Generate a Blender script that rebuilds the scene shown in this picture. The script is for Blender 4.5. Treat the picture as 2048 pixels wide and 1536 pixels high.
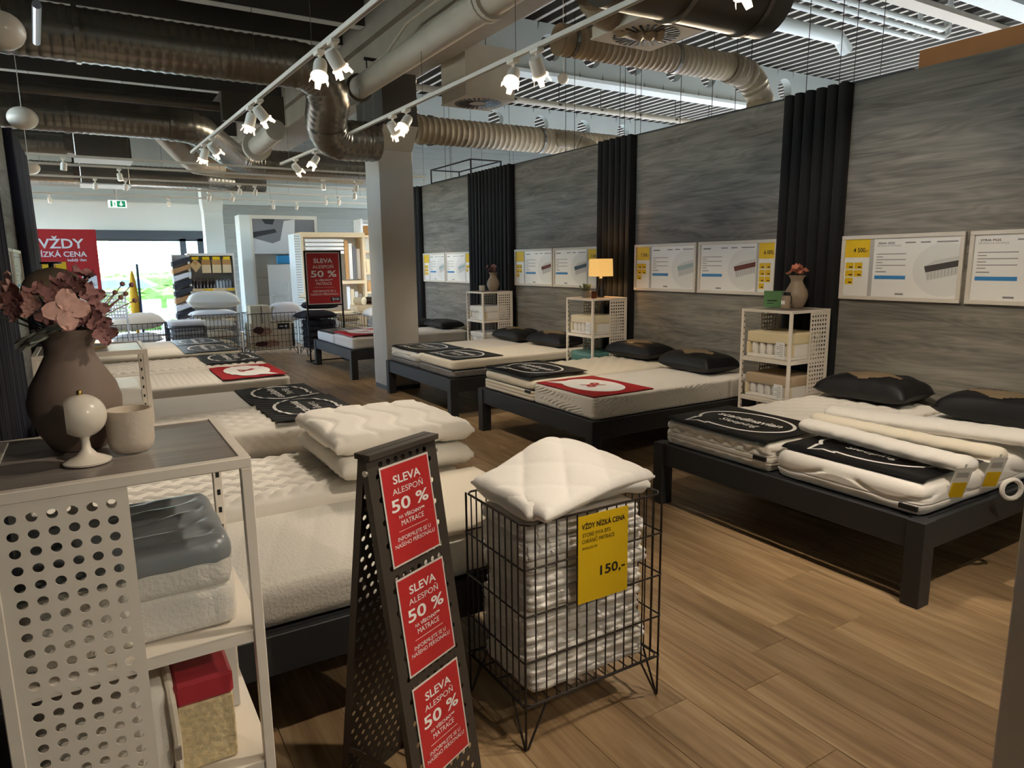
import bpy, math, random
import numpy as np
from mathutils import Vector, Matrix, Euler

for o in list(bpy.data.objects):
    bpy.data.objects.remove(o)
S = bpy.context.scene
COL = S.collection
PI = math.pi
R = math.radians

# ---------------------------------------------------------------- camera
cam_d = bpy.data.cameras.new('camera')
cam = bpy.data.objects.new('camera', cam_d)
COL.objects.link(cam)
cam_d.sensor_fit = 'HORIZONTAL'
cam_d.sensor_width = 36.0
cam_d.lens = 1383.0 / 2048.0 * 36.0
cam_d.clip_start = 0.05
cam_d.clip_end = 300
yaw, pit, rol = R(31.24), R(-10.03), R(-0.76)
fw = Vector((math.sin(yaw) * math.cos(pit), math.cos(yaw) * math.cos(pit), math.sin(pit)))
rt = Vector((math.cos(yaw), -math.sin(yaw), 0))
up = rt.cross(fw)
r2 = rt * math.cos(rol) + up * math.sin(rol)
u2 = up * math.cos(rol) - rt * math.sin(rol)
cam.matrix_world = Matrix(((r2.x, u2.x, -fw.x, 0), (r2.y, u2.y, -fw.y, 0), (r2.z, u2.z, -fw.z, 1.7), (0, 0, 0, 1)))
S.camera = cam

# ---------------------------------------------------------------- world, sun, exposure
S.view_settings.view_transform = 'Standard'
S.view_settings.look = 'None'
S.view_settings.gamma = 1
S.view_settings.use_curve_mapping = False
S.view_settings.exposure = 0.38
W = bpy.data.worlds.new('world')
S.world = W
W.use_nodes = True
wn = W.node_tree.nodes
sky = wn.new('ShaderNodeTexSky')
sky.sky_type = 'NISHITA'
sky.sun_disc = False
sky.sun_elevation = R(48)
sky.sun_rotation = R(56)
sky.air_density = 1.0
sky.dust_density = 2.0
W.node_tree.links.new(sky.outputs['Color'], wn['Background'].inputs['Color'])
wn['Background'].inputs['Strength'].default_value = 3.4
sun_d = bpy.data.lights.new('sun', 'SUN')
sun_d.energy = 12.0
sun_d.angle = R(0.6)
sun_d.color = (1, .95, .86)
sun = bpy.data.objects.new('sun', sun_d)
COL.objects.link(sun)
sun.rotation_euler = Vector((-.50, -.34, -.80)).to_track_quat('-Z', 'Y').to_euler()
SPOT_W = 85.0

# ---------------------------------------------------------------- helpers: colour and materials
def lin(h):
    if isinstance(h, str):
        h = h.lstrip('#')
        c = [int(h[i:i + 2], 16) / 255 for i in (0, 2, 4)]
    else:
        c = list(h)
    return tuple(x / 12.92 if x <= .04045 else ((x + .055) / 1.055) ** 2.4 for x in c) + (1,)

MATS = {}
def mat(name, col='808080', rough=.6, metal=0, bump=0, bscale=200, var=0, vscale=8, emit=None, estr=0, trans=0, alpha=1,
        sheen=0, coat=0, stretch=(1, 1, 1), rnd=0, spec=.5, sss=0, ior=1.45):
    m = bpy.data.materials.new(name)
    m.use_nodes = True
    nt = m.node_tree
    b = nt.nodes['Principled BSDF']
    L = nt.links.new
    b.inputs['Base Color'].default_value = lin(col)
    b.inputs['Roughness'].default_value = rough
    b.inputs['Metallic'].default_value = metal
    b.inputs['Specular IOR Level'].default_value = spec
    b.inputs['IOR'].default_value = ior
    if trans: b.inputs['Transmission Weight'].default_value = trans
    if alpha < 1: b.inputs['Alpha'].default_value = alpha
    if sheen: b.inputs['Sheen Weight'].default_value = sheen
    if coat:
        b.inputs['Coat Weight'].default_value = coat
        b.inputs['Coat Roughness'].default_value = .12
    if emit:
        b.inputs['Emission Color'].default_value = lin(emit)
        b.inputs['Emission Strength'].default_value = estr
    if bump or var or rnd:
        tc = nt.nodes.new('ShaderNodeTexCoord')
        mp = nt.nodes.new('ShaderNodeMapping')
        mp.inputs['Scale'].default_value = stretch
        L(tc.outputs['Object'], mp.inputs['Vector'])
    if bump:
        n = nt.nodes.new('ShaderNodeTexNoise')
        n.inputs['Scale'].default_value = bscale
        n.inputs['Detail'].default_value = 3
        bp = nt.nodes.new('ShaderNodeBump')
        bp.inputs['Strength'].default_value = bump
        bp.inputs['Distance'].default_value = .004
        L(mp.outputs[0], n.inputs['Vector'])
        L(n.outputs['Fac'], bp.inputs['Height'])
        L(bp.outputs[0], b.inputs['Normal'])
    if var or rnd:
        hs = nt.nodes.new('ShaderNodeHueSaturation')
        hs.inputs['Color'].default_value = lin(col)
        ad = nt.nodes.new('ShaderNodeMath'); ad.operation = 'ADD'; ad.inputs[1].default_value = 0
        ad.inputs[0].default_value = 1
        if var:
            n2 = nt.nodes.new('ShaderNodeTexNoise')
            n2.inputs['Scale'].default_value = vscale
            n2.inputs['Detail'].default_value = 4
            L(mp.outputs[0], n2.inputs['Vector'])
            mr = nt.nodes.new('ShaderNodeMapRange')
            mr.inputs[1].default_value = .3; mr.inputs[2].default_value = .7
            mr.inputs[3].default_value = 1 - var; mr.inputs[4].default_value = 1 + var
            L(n2.outputs['Fac'], mr.inputs[0])
            L(mr.outputs[0], ad.inputs[0])
        if rnd:
            oi = nt.nodes.new('ShaderNodeObjectInfo')
            mr2 = nt.nodes.new('ShaderNodeMapRange')
            mr2.inputs[3].default_value = -rnd; mr2.inputs[4].default_value = rnd
            L(oi.outputs['Random'], mr2.inputs[0])
            L(mr2.outputs[0], ad.inputs[1])
        L(ad.outputs[0], hs.inputs['Value'])
        L(hs.outputs[0], b.inputs['Base Color'])
    MATS[name] = m
    return m

def wood(name, c1, c2, c3, axis, rough, per_obj=True, scale=1.0, spec=.5, rings=False):
    """streaky wood grain stretched along one axis (0 = x, 1 = y)"""
    m = bpy.data.materials.new(name); m.use_nodes = True
    nt = m.node_tree; L = nt.links.new; b = nt.nodes['Principled BSDF']
    b.inputs['Specular IOR Level'].default_value = spec
    tc = nt.nodes.new('ShaderNodeTexCoord')
    add = nt.nodes.new('ShaderNodeVectorMath'); add.operation = 'ADD'
    L(tc.outputs['Object'], add.inputs[0])
    oi = nt.nodes.new('ShaderNodeObjectInfo')
    if per_obj:
        sc = nt.nodes.new('ShaderNodeVectorMath'); sc.operation = 'SCALE'
        cb = nt.nodes.new('ShaderNodeCombineXYZ')
        for i in range(3): L(oi.outputs['Random'], cb.inputs[i])
        L(cb.outputs[0], sc.inputs[0]); sc.inputs['Scale'].default_value = 37.0
        L(sc.outputs[0], add.inputs[1])
    mp = nt.nodes.new('ShaderNodeMapping')
    s = [7 * scale, 7 * scale, 7 * scale]; s[axis] = .8 * scale
    mp.inputs['Scale'].default_value = s
    L(add.outputs[0], mp.inputs['Vector'])
    n1 = nt.nodes.new('ShaderNodeTexNoise'); n1.inputs['Scale'].default_value = 1.6; n1.inputs['Detail'].default_value = 6
    n1.inputs['Distortion'].default_value = .9
    L(mp.outputs[0], n1.inputs['Vector'])
    mp2 = nt.nodes.new('ShaderNodeMapping')
    s2 = [60 * scale, 60 * scale, 60 * scale]; s2[axis] = 2.2 * scale
    mp2.inputs['Scale'].default_value = s2
    L(add.outputs[0], mp2.inputs['Vector'])
    n2 = nt.nodes.new('ShaderNodeTexNoise'); n2.inputs['Scale'].default_value = 1.0; n2.inputs['Detail'].default_value = 3
    L(mp2.outputs[0], n2.inputs['Vector'])
    mx = nt.nodes.new('ShaderNodeMath'); mx.operation = 'MULTIPLY_ADD'; mx.inputs[1].default_value = .35
    L(n2.outputs['Fac'], mx.inputs[0])
    ml = nt.nodes.new('ShaderNodeMath'); ml.operation = 'MULTIPLY'; ml.inputs[1].default_value = .65
    L(n1.outputs['Fac'], ml.inputs[0]); L(ml.outputs[0], mx.inputs[2])
    cr = nt.nodes.new('ShaderNodeValToRGB')
    cr.color_ramp.elements[0].position = .33; cr.color_ramp.elements[0].color = lin(c1)
    cr.color_ramp.elements[1].position = .68; cr.color_ramp.elements[1].color = lin(c3)
    e = cr.color_ramp.elements.new(.5); e.color = lin(c2)
    src = mx.outputs[0]
    if rings:      # cathedral figure: warped contour lines
        mp3 = nt.nodes.new('ShaderNodeMapping'); s3 = [5.0, 5.0, 5.0]; s3[axis] = .55
        mp3.inputs['Scale'].default_value = s3
        L(add.outputs[0], mp3.inputs['Vector'])
        n3 = nt.nodes.new('ShaderNodeTexNoise'); n3.inputs['Scale'].default_value = .9; n3.inputs['Detail'].default_value = 2; n3.inputs['Distortion'].default_value = .4
        L(mp3.outputs[0], n3.inputs['Vector'])
        k1 = nt.nodes.new('ShaderNodeMath'); k1.operation = 'MULTIPLY'; k1.inputs[1].default_value = 130
        L(n3.outputs['Fac'], k1.inputs[0])
        k2 = nt.nodes.new('ShaderNodeMath'); k2.operation = 'SINE'; L(k1.outputs[0], k2.inputs[0])
        k3 = nt.nodes.new('ShaderNodeMath'); k3.operation = 'MULTIPLY_ADD'; k3.inputs[1].default_value = .035
        L(k2.outputs[0], k3.inputs[0]); L(mx.outputs[0], k3.inputs[2])
        src = k3.outputs[0]
    L(src, cr.inputs[0])
    hs = nt.nodes.new('ShaderNodeHueSaturation')
    L(cr.outputs[0], hs.inputs['Color'])
    if per_obj:
        mr = nt.nodes.new('ShaderNodeMapRange'); mr.inputs[3].default_value = .86; mr.inputs[4].default_value = 1.12
        L(oi.outputs['Random'], mr.inputs[0]); L(mr.outputs[0], hs.inputs['Value'])
    L(hs.outputs[0], b.inputs['Base Color'])
    b.inputs['Roughness'].default_value = rough
    bp = nt.nodes.new('ShaderNodeBump'); bp.inputs['Strength'].default_value = .12; bp.inputs['Distance'].default_value = .003
    L(n2.outputs['Fac'], bp.inputs['Height']); L(bp.outputs[0], b.inputs['Normal'])
    MATS[name] = m
    return m

# ---------------------------------------------------------------- helpers: objects
def tag(o, label=None, cat=None, group=None, kind=None):
    if label: o['label'] = label
    if cat: o['category'] = cat
    if group: o['group'] = group
    if kind: o['kind'] = kind
    return o

def empty(name, loc=(0, 0, 0), rz=0, label=None, cat=None, group=None, kind=None, parent=None):
    o = bpy.data.objects.new(name, None)
    o.empty_display_size = .1
    COL.objects.link(o)
    o.location = loc
    o.rotation_euler = (0, 0, rz)
    if parent: o.parent = parent
    return tag(o, label, cat, group, kind)

def mesh(name, V, F, m, parent=None, smooth=False, loc=(0, 0, 0), rot=(0, 0, 0), auto=None):
    me = bpy.data.meshes.new(name)
    me.from_pydata([tuple(map(float, v)) for v in V], [], [tuple(map(int, f)) for f in F])
    if smooth:
        me.polygons.foreach_set('use_smooth', [True] * len(me.polygons))
        if auto is not None:
            me.set_sharp_from_angle(angle=R(auto))
    me.materials.append(MATS[m] if isinstance(m, str) else m)
    me.update()
    o = bpy.data.objects.new(name, me)
    COL.objects.link(o)
    o.location = loc
    o.rotation_euler = rot
    if parent: o.parent = parent
    return o

def inst(src, parent=None, loc=(0, 0, 0), rot=(0, 0, 0), scale=None):
    """a copy that shares mesh data"""
    o = src.copy()
    COL.objects.link(o)
    o.parent = parent
    o.location = loc
    o.rotation_euler = rot
    if scale: o.scale = scale
    return o

def dup(root, loc=None, rz=None, label=None, parent=None, group=None):
    c = root.copy()
    COL.objects.link(c)
    c.parent = parent
    if loc is not None: c.location = loc
    if rz is not None: c.rotation_euler = (0, 0, rz)
    if label: c['label'] = label
    if group: c['group'] = group
    for ch in list(root.children):
        dup(ch, parent=c)
    return c

class MB:
    def __init__(s): s.V = []; s.F = []
    def add(s, V, F):
        n = len(s.V)
        s.V += [tuple(v) for v in V]
        s.F += [tuple(i + n for i in f) for f in F]
        return s
    def box(s, x0, x1, y0, y1, z0, z1, b=0):
        if x0 > x1: x0, x1 = x1, x0
        if y0 > y1: y0, y1 = y1, y0
        if z0 > z1: z0, z1 = z1, z0
        if b <= 0:
            V = [(x, y, z) for z in (z0, z1) for x, y in ((x0, y0), (x1, y0), (x1, y1), (x0, y1))]
            return s.add(V, [(3, 2, 1, 0), (4, 5, 6, 7), (0, 1, 5, 4), (1, 2, 6, 5), (2, 3, 7, 6), (3, 0, 4, 7)])
        b = min(b, (x1 - x0) * .49, (y1 - y0) * .49, (z1 - z0) * .49)
        def ring(z, i):
            return [(x0 + b, y0 + i, z), (x1 - b, y0 + i, z), (x1 - i, y0 + b, z), (x1 - i, y1 - b, z),
                    (x1 - b, y1 - i, z), (x0 + b, y1 - i, z), (x0 + i, y1 - b, z), (x0 + i, y0 + b, z)]
        rs = [ring(z0, b), ring(z0 + b, 0), ring(z1 - b, 0), ring(z1, b)]
        V = [v for r in rs for v in r]
        F = [tuple(range(7, -1, -1)), tuple(range(24, 32))]
        for k in range(3):
            for i in range(8):
                j = (i + 1) % 8
                F.append((k * 8 + i, k * 8 + j, k * 8 + 8 + j, k * 8 + 8 + i))
        return s.add(V, F)
    def tube(s, path, r, n=8, cap=True, rf=None):
        P = [Vector(p) for p in path]
        k = len(P)
        T = []
        for i in range(k):
            a = P[max(0, i - 1)]; b = P[min(k - 1, i + 1)]
            t = (b - a); T.append(t.normalized() if t.length > 1e-9 else Vector((0, 0, 1)))
        u = T[0].cross(Vector((0, 0, 1)))
        if u.length < 1e-3: u = T[0].cross(Vector((1, 0, 0)))
        u.normalize()
        V = []
        for i in range(k):
            u = (u - T[i] * u.dot(T[i]))
            if u.length < 1e-6: u = T[i].orthogonal()
            u.normalize()
            w = T[i].cross(u)
            rr = rf(i) if rf else (r[i] if hasattr(r, '__len__') else r)
            for j in range(n):
                a = 2 * PI * j / n
                V.append(P[i] + u * (math.cos(a) * rr) + w * (math.sin(a) * rr))
        F = []
        for i in range(k - 1):
            for j in range(n):
                jj = (j + 1) % n
                F.append((i * n + j, i * n + jj, (i + 1) * n + jj, (i + 1) * n + j))
        if cap:
            F.append(tuple(range(n - 1, -1, -1)))
            F.append(tuple((k - 1) * n + j for j in range(n)))
        return s.add(V, F)
    def lathe(s, prof, n=24, c=(0, 0, 0), cap=True):
        V = []; F = []
        for r, z in prof:
            for j in range(n):
                a = 2 * PI * j / n
                V.append((c[0] + r * math.cos(a), c[1] + r * math.sin(a), c[2] + z))
        for i in range(len(prof) - 1):
            for j in range(n):
                jj = (j + 1) % n
                F.append((i * n + j, i * n + jj, (i + 1) * n + jj, (i + 1) * n + j))
        if cap:
            F.append(tuple(range(n - 1, -1, -1)))
            F.append(tuple((len(prof) - 1) * n + j for j in range(n)))
        return s.add(V, F)
    def prism(s, poly, y0, y1):
        """polygon in x,z pulled along y"""
        n = len(poly)
        V = [(x, y0, z) for x, z in poly] + [(x, y1, z) for x, z in poly]
        F = [tuple(range(n)), tuple(range(2 * n - 1, n - 1, -1))]
        for i in range(n):
            j = (i + 1) % n
            F.append((j, i, n + i, n + j))
        return s.add(V, F)
    def build(s, name, m, parent=None, smooth=False, auto=40, **k):
        return mesh(name, s.V, s.F, m, parent, smooth, auto=auto if smooth else None, **k)

def smooth_path(pts, n=8):
    """Catmull-Rom"""
    P = [Vector(p) for p in pts]
    P = [P[0] * 2 - P[1]] + P + [P[-1] * 2 - P[-2]]
    out = []
    for i in range(1, len(P) - 2):
        for k in range(n):
            t = k / n
            a, b, c, d = P[i - 1], P[i], P[i + 1], P[i + 2]
            out.append(.5 * ((2 * b) + (c - a) * t + (2 * a - 5 * b + 4 * c - d) * t * t + (3 * b - a - 3 * c + d) * t ** 3))
    out.append(P[-2])
    return out

def perforated(w, h, nx, ny, rad, th, m, name, parent, stagger=False, seg=12, margin=.02, loc=(0, 0, 0), rot=(0, 0, 0), skip=None):
    """sheet in local x,z (thickness along y) with real round holes"""
    mb = MB()
    cw = (w - 2 * margin) / nx; ch = (h - 2 * margin) / ny
    V = []; F = []
    sd = 16 if seg > 8 else 8
    def cell(cx, cz, hw, hh, hole):
        n = len(V)
        if not hole:
            for y in (0, th):
                V.extend([(cx - hw, y, cz - hh), (cx + hw, y, cz - hh), (cx + hw, y, cz + hh), (cx - hw, y, cz + hh)])
            F.append((n, n + 1, n + 2, n + 3)); F.append((n + 7, n + 6, n + 5, n + 4))
            return
        for y in (0, th):
            for k in range(sd):
                a = 2 * PI * k / sd
                c, s_ = math.cos(a), math.sin(a)
                f = 1 / max(abs(c), abs(s_))
                V.append((cx + c * f * hw, y, cz + s_ * f * hh))
            for k in range(sd):
                a = 2 * PI * k / sd
                V.append((cx + rad * math.cos(a), y, cz + rad * math.sin(a)))
        for k in range(sd):
            j = (k + 1) % sd
            F.append((n + k, n + j, n + sd + j, n + sd + k))
            F.append((n + 2 * sd + j, n + 2 * sd + k, n + 3 * sd + k, n + 3 * sd + j))
            F.append((n + sd + k, n + sd + j, n + 3 * sd + j, n + 3 * sd + k))
    for j in range(ny):
        off = (cw / 2 if (stagger and j % 2) else 0)
        cz = margin + ch * (j + .5)
        cnt = nx - (1 if off else 0)
        for i in range(cnt):
            cx = margin + cw * (i + .5) + off
            cell(cx, cz, cw / 2, ch / 2, not (skip and skip(cx, cz)))
        if off:
            cell(margin + cw / 4, cz, cw / 4, ch / 2, False)
            cell(w - margin - cw / 4, cz, cw / 4, ch / 2, False)
    mb.add(V, F)
    mb.box(0, margin, 0, th, 0, h); mb.box(w - margin, w, 0, th, 0, h)
    mb.box(margin, w - margin, 0, th, 0, margin); mb.box(margin, w - margin, 0, th, h - margin, h)
    return mb.build(name, m, parent, loc=loc, rot=rot)

def grid_faces(nu, nv, off=0, flip=False):
    F = []
    for i in range(nu - 1):
        for j in range(nv - 1):
            a = off + i * nv + j
            f = (a, a + nv, a + nv + 1, a + 1)
            F.append(f[::-1] if flip else f)
    return F

def soft_block(L, Wd, H, r, top=None, side=None, nx=40, ny=20, nz=6, na=4, belly=0):
    """rounded block from 0..L, 0..Wd, 0..H; top(x,y)->dz, side(s,z)->outward push; arrays allowed"""
    xs = np.linspace(r, L - r, nx); ys = np.linspace(r, Wd - r, ny)
    X, Y = np.meshgrid(xs, ys, indexing='ij')
    Z = np.full_like(X, H)
    if top is not None:
        ed_ = np.minimum(np.minimum(X - r, L - r - X), np.minimum(Y - r, Wd - r - Y)) / .03
        Z = Z + top(X, Y) * np.clip(ed_, 0, 1)
    V = np.stack([X, Y, Z], -1).reshape(-1, 3)
    F = grid_faces(nx, ny)
    idx = lambda i, j: i * ny + j
    per = [(i, 0) for i in range(nx - 1)] + [(nx - 1, j) for j in range(ny - 1)] + [(i, ny - 1) for i in range(nx - 1, 0, -1)] + [(0, j) for j in range(ny - 1, 0, -1)]
    nrm = []; arc = []; s = 0; prev = None
    for i, j in per:
        nv = np.array([(-1 if i == 0 else 1 if i == nx - 1 else 0), (-1 if j == 0 else 1 if j == ny - 1 else 0)], float)
        nv /= np.linalg.norm(nv)
        nrm.append(nv)
        p = np.array([xs[i], ys[j]])
        if prev is not None: s += np.linalg.norm(p - prev)
        prev = p; arc.append(s)
    nrm = np.array(nrm); arc = np.array(arc); base = np.array([[xs[i], ys[j]] for i, j in per])
    ztop = np.array([Z[i, j] - H for i, j in per])
    rings = []
    for k in range(1, na + 1):
        a = k / na * PI / 2
        rings.append((r * math.sin(a), H - r + r * math.cos(a)))
    zb = min(r, H * .3)
    for k in range(1, nz + 1):
        rings.append((r, (H - r) + (zb - (H - r)) * k / nz))
    for k in range(1, 3):
        a = k / 2 * PI / 2
        rings.append((r - zb * .6 * (1 - math.cos(a)), zb - zb * math.sin(a)))
    last = [idx(i, j) for i, j in per]
    n = len(per)
    allV = [V]
    cnt = len(V)
    for o, z in rings:
        push = np.full(n, o)
        if side is not None and 0 < z < H: push = push + side(arc, np.full(n, z)) * min(1, o / r)
        if belly: push = push + belly * math.sin(PI * z / H)
        P = np.zeros((n, 3))
        P[:, :2] = base + nrm * push[:, None]
        P[:, 2] = z + ztop * max(0, (z / H - .5) * 2)
        allV.append(P)
        cur = list(range(cnt, cnt + n))
        for k in range(n):
            j = (k + 1) % n
            F.append((last[k], last[j], cur[j], cur[k])[::-1])
        last = cur; cnt += n
    F.append(tuple(last[::-1]))
    return np.concatenate(allV), F

def tri(x): return np.abs((x % 1.0) * 2 - 1) * 2 - 1

def wob(seed, amp, fx, fy, n=4):
    rg = random.Random(seed)
    ks = [(rg.uniform(-1, 1) * fx, rg.uniform(-1, 1) * fy, rg.uniform(0, 6.3), rg.uniform(.5, 1)) for _ in range(n)]
    def f(x, y):
        s = 0
        for a, b, p, w in ks: s = s + w * np.sin(a * x + b * y + p)
        return s * amp / n
    return f

# ---------------------------------------------------------------- helpers: lettering
TXT = {}
def prepare_text(items):
    obs = []
    for s, bold in items:
        if (s, bold) in TXT: continue
        cu = bpy.data.curves.new('t', 'FONT')
        cu.body = s; cu.size = 1; cu.resolution_u = 3
        cu.align_x = 'CENTER'
        cu.offset = .018 if bold else 0
        o = bpy.data.objects.new('t', cu)
        COL.objects.link(o)
        obs.append((s, bold, o, cu))
    dg = bpy.context.evaluated_depsgraph_get()
    dg.update()
    for s, bold, o, cu in obs:
        me = bpy.data.meshes.new_from_object(o.evaluated_get(dg))
        V = [(v.co.x, v.co.y) for v in me.vertices]
        F = [tuple(p.vertices) for p in me.polygons]
        w = max((v[0] for v in V), default=0) - min((v[0] for v in V), default=0)
        TXT[(s, bold)] = (V, F, w)
        bpy.data.meshes.remove(me)
        bpy.data.objects.remove(o)
        bpy.data.curves.remove(cu)

def lettering(lines, m, parent, mp, name='lettering'):
    """lines: (text, bold, cap height, x, y[, width]); mp maps 2-D print coordinates to 3-D"""
    o = None
    for ln in lines:
        mb = MB()
        s, bold, size, x, y = ln[:5]
        V, F, w = TXT[(s, bold)]
        k = size / .73
        kx = k
        if len(ln) > 5 and w > 0: kx = ln[5] / w
        mb.add([mp(vx * kx + x, vy * k + y) for vx, vy in V], F)
        o = mb.build(name, m, parent)
    return o
# ---------------------------------------------------------------- materials
mat('white_paint', 'd9d4c9', .55, bump=.05, bscale=60)
mat('panel_greige', 'd2c9bd', .6)
mat('hall_floor', 'c3cacc', .6)
mat('column_paint', 'bdb7ac', .6, bump=.15, bscale=30, var=.04, vscale=3)
mat('facade_paint', 'dfe5e2', .7)
mat('facade_grey', 'b2b9b5', .7)
mat('siding', '8d918e', .55)
mat('hall_wall', 'c4cbc8', .8)
mat('concrete_light', '9b958a', .8, bump=.25, bscale=14, var=.08, vscale=2.5)
mat('concrete_dark', '4b4844', .85, bump=.2, bscale=20, var=.08, vscale=2)
mat('deck', '55524d', .7)
mat('deck_rib', 'b9b4aa', .6)
mat('duct_metal', '7d776e', .27, metal=.75, var=.06, vscale=3)
mat('duct_dark', '5a544c', .33, metal=.6, var=.05, vscale=3)
mat('duct_tan', '9c8a70', .5, metal=.25, var=.08, vscale=4)
mat('flex_foil', '8b7d68', .5, metal=.35, bump=.9, bscale=30, var=.15, vscale=14)
mat('pipe_white', 'b8b1a3', .55, bump=.15, bscale=20, var=.06, vscale=4)
mat('galvanised', 'c4ccd6', .3, metal=.8)
mat('track_white', 'ddd5c8', .45)
mat('spot_white', 'e8e0d2', .4)
mat('spot_glow', 'fff2dd', .4, emit='ffe6c4', estr=14)
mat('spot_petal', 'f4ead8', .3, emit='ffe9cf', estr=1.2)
mat('small_glow', 'ffffff', .4, emit='ffeedd', estr=4)
mat('steel_white', 'e4dacb', .4, spec=.4)
mat('steel_grey', 'b5aca0', .4)
mat('bed_frame', '303133', .5, bump=.05, bscale=80)
mat('knit', 'ece6da', .9, bump=.35, bscale=260, sheen=.15)
mat('knit_cream', 'eee3cd', .9, bump=.3, bscale=300, sheen=.15)
mat('knit_grey', 'd5d1c8', .9, bump=.35, bscale=260, sheen=.15)
mat('quilt_grey', '7f7b77', .9, bump=.3, bscale=260)
mat('terry', 'e9e3d6', .95, bump=1.0, bscale=85, sheen=.2)
mat('cotton', 'f1ece3', .85, bump=.2, bscale=120, sheen=.1)
mat('cotton_cream', 'efe5d0', .85, bump=.2, bscale=120)
mat('black_cloth', '0a0a0c', .45, bump=.10, bscale=50, spec=.35)
mat('black_pillow', '0d0d10', .55, bump=.15, bscale=50)
mat('gold_print', '8a775c', .5, metal=.2)
mat('red_cloth', 'a80f1c', .6, bump=.12, bscale=60)
mat('white_print', 'eceae4', .6)
mat('curtain_black', '0f0f11', .85, sheen=.05, bump=.1, bscale=120)
mat('curtain_navy', '10142a', .8, sheen=.08, bump=.1, bscale=120)
mat('frame_white', 'd9d2c5', .45)
mat('paper', 'efeee9', .5, coat=.25)
mat('paper_grey', 'b7b6b2', .5)
mat('paper_circle', 'e4e4e0', .5, coat=.2)
mat('yellow', 'e7bf12', .5)
mat('yellow_deep', 'd9a90a', .55)
mat('ink', '1d1d1d', .6)
mat('ink_grey', '8b8b8b', .6)
mat('ink_blue', '3b87c4', .5)
mat('art_brown', '6d3b35', .6); mat('art_dark', '4a4644', .6); mat('art_light', 'cfcfcb', .6); mat('art_teal', '9fb5b4', .6); mat('art_blue', '4e6478', .6)
mat('red_print', 'bb2a2b', .45, coat=.2)
mat('red_dark', '8e1d1c', .5)
mat('navy_print', '1b2740', .5)
mat('plastic_edge', 'd7cfc6', .3)
mat('taupe_steel', '4b443d', .45, metal=.35)
mat('bolt', 'c8c2b8', .3, metal=.8)
mat('wire', '3a332d', .45, metal=.5)
mat('wire_black', '1c1a19', .5, metal=.3)
mat('vase_taupe', '78675b', .68, bump=.06, bscale=40)
mat('vase_small', '9a8772', .5, coat=.1)
mat('ceramic_cream', 'e6dccb', .3, coat=.3)
mat('candle_stone', 'bfb3a3', .75, bump=.3, bscale=90, var=.05, vscale=20)
mat('wax', 'efe6d4', .5)
mat('brass', 'b89a5a', .3, metal=.9)
mat('petal', 'd9ab9c', .7, var=.12, vscale=60)
mat('petal_dark', '8a605c', .75, var=.18, vscale=50)
mat('petal_pink', 'd2a6a0', .7, rnd=.15)
mat('petal_orange', 'c9826a', .7, rnd=.12)
mat('stem', '3d3f31', .8); mat('leaf', '6f7a5e', .7, rnd=.15); mat('leaf_grey', '8e9186', .7)
mat('lamp_shade', 'd8b878', .8, emit='ffc56e', estr=.55, bump=.3, bscale=160)
mat('black_gloss', '1a1512', .2, coat=.4)
mat('amber_glass', '6b2f14', .1, trans=.4)
mat('stone_pot', '8b857b', .8, bump=.2, bscale=60)
mat('green_print', '5f8a5a', .5)
mat('foam_cream', 'e6d5ab', .85, bump=.4, bscale=160)
mat('foam_tan', 'b99a6a', .85, bump=.3, bscale=160)
mat('foam_red', 'b8303c', .6, coat=.3)
mat('foam_chip', 'd8c498', .9, bump=.9, bscale=70, var=.22, vscale=60)
mat('spring_cloth', 'e7e2d8', .8, bump=.2, bscale=100)
mat('teal_bag', '5f8f88', .25, alpha=.75)
mat('film', 'dfe6ea', .12, alpha=.16, spec=.9, bump=.6, bscale=22, stretch=(1, 4, 1))
mat('grey_wrap', '74787a', .3, bump=.35, bscale=18, stretch=(1, 5, 1), spec=.7)
mat('bottle_dark', '2a1714', .2, coat=.3); mat('bottle_clear', 'b9c4d0', .2)
mat('kraft', 'b88a55', .7); mat('linen', 'e2cda6', .8, bump=.3, bscale=80); mat('shelf_wood', 'e3c9a0', .6)
mat('wicker', '9c6f3c', .8, bump=.8, bscale=60, var=.15, vscale=40)
mat('pouch', 'd6b889', .75); mat('fleece_black', '232125', .95, bump=.9, bscale=70, var=.2, vscale=30); mat('fleece_grey', '8f8a84', .95, bump=.8, bscale=60, var=.1, vscale=20)
mat('towel_dark', '3a3b40', .95, bump=.6, bscale=80); mat('towel_tan', 'b68a5c', .95, bump=.6, bscale=80); mat('towel_white', 'e3e4e6', .95, bump=.6, bscale=80)
mat('sign_blue', '3f9bd0', .5); mat('exit_green', '17805a', .5, emit='1fae78', estr=.3); mat('exit_white', 'f0f4f0', .5, emit='f0fff4', estr=.7)
mat('alu', '566069', .45, metal=.4)
mat('plywood', 'a9713c', .6, var=.08, vscale=5)
mat('photo_grey', '7c7d82', .5, coat=.2); mat('photo_white', 'd7d8da', .5); mat('photo_dark', '34363b', .5)
mat('skin_print', 'b98a6a', .6); mat('hair_print', '5a2e20', .6)
mat('hedge', '4c7a2c', .8, var=.3, vscale=30, bump=.8, bscale=40); mat('tree', 'a8c3a4', .85, var=.3, vscale=6, bump=.8, bscale=10)  # tree green paled so the colour carries distant haze
mat('asphalt', 'b4b3ae', .9); mat('car_silver', 'cfd6dc', .25, metal=.3, coat=.5); mat('car_glass', '5f7480', .1); mat('tyre', '1c1c1c', .8)
mat('rattan_white', 'e9ecee', .6); mat('rattan_blue', 'aebfcf', .6); mat('apron_yellow', 'e8b423', .7)
wood('floor_oak', '896e4e', 'ac8e68', 'c7ac85', 1, .40)
wood('floor_oak_far', '896e4e', 'ac8e68', 'c7ac85', 1, .40, per_obj=False)
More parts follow.
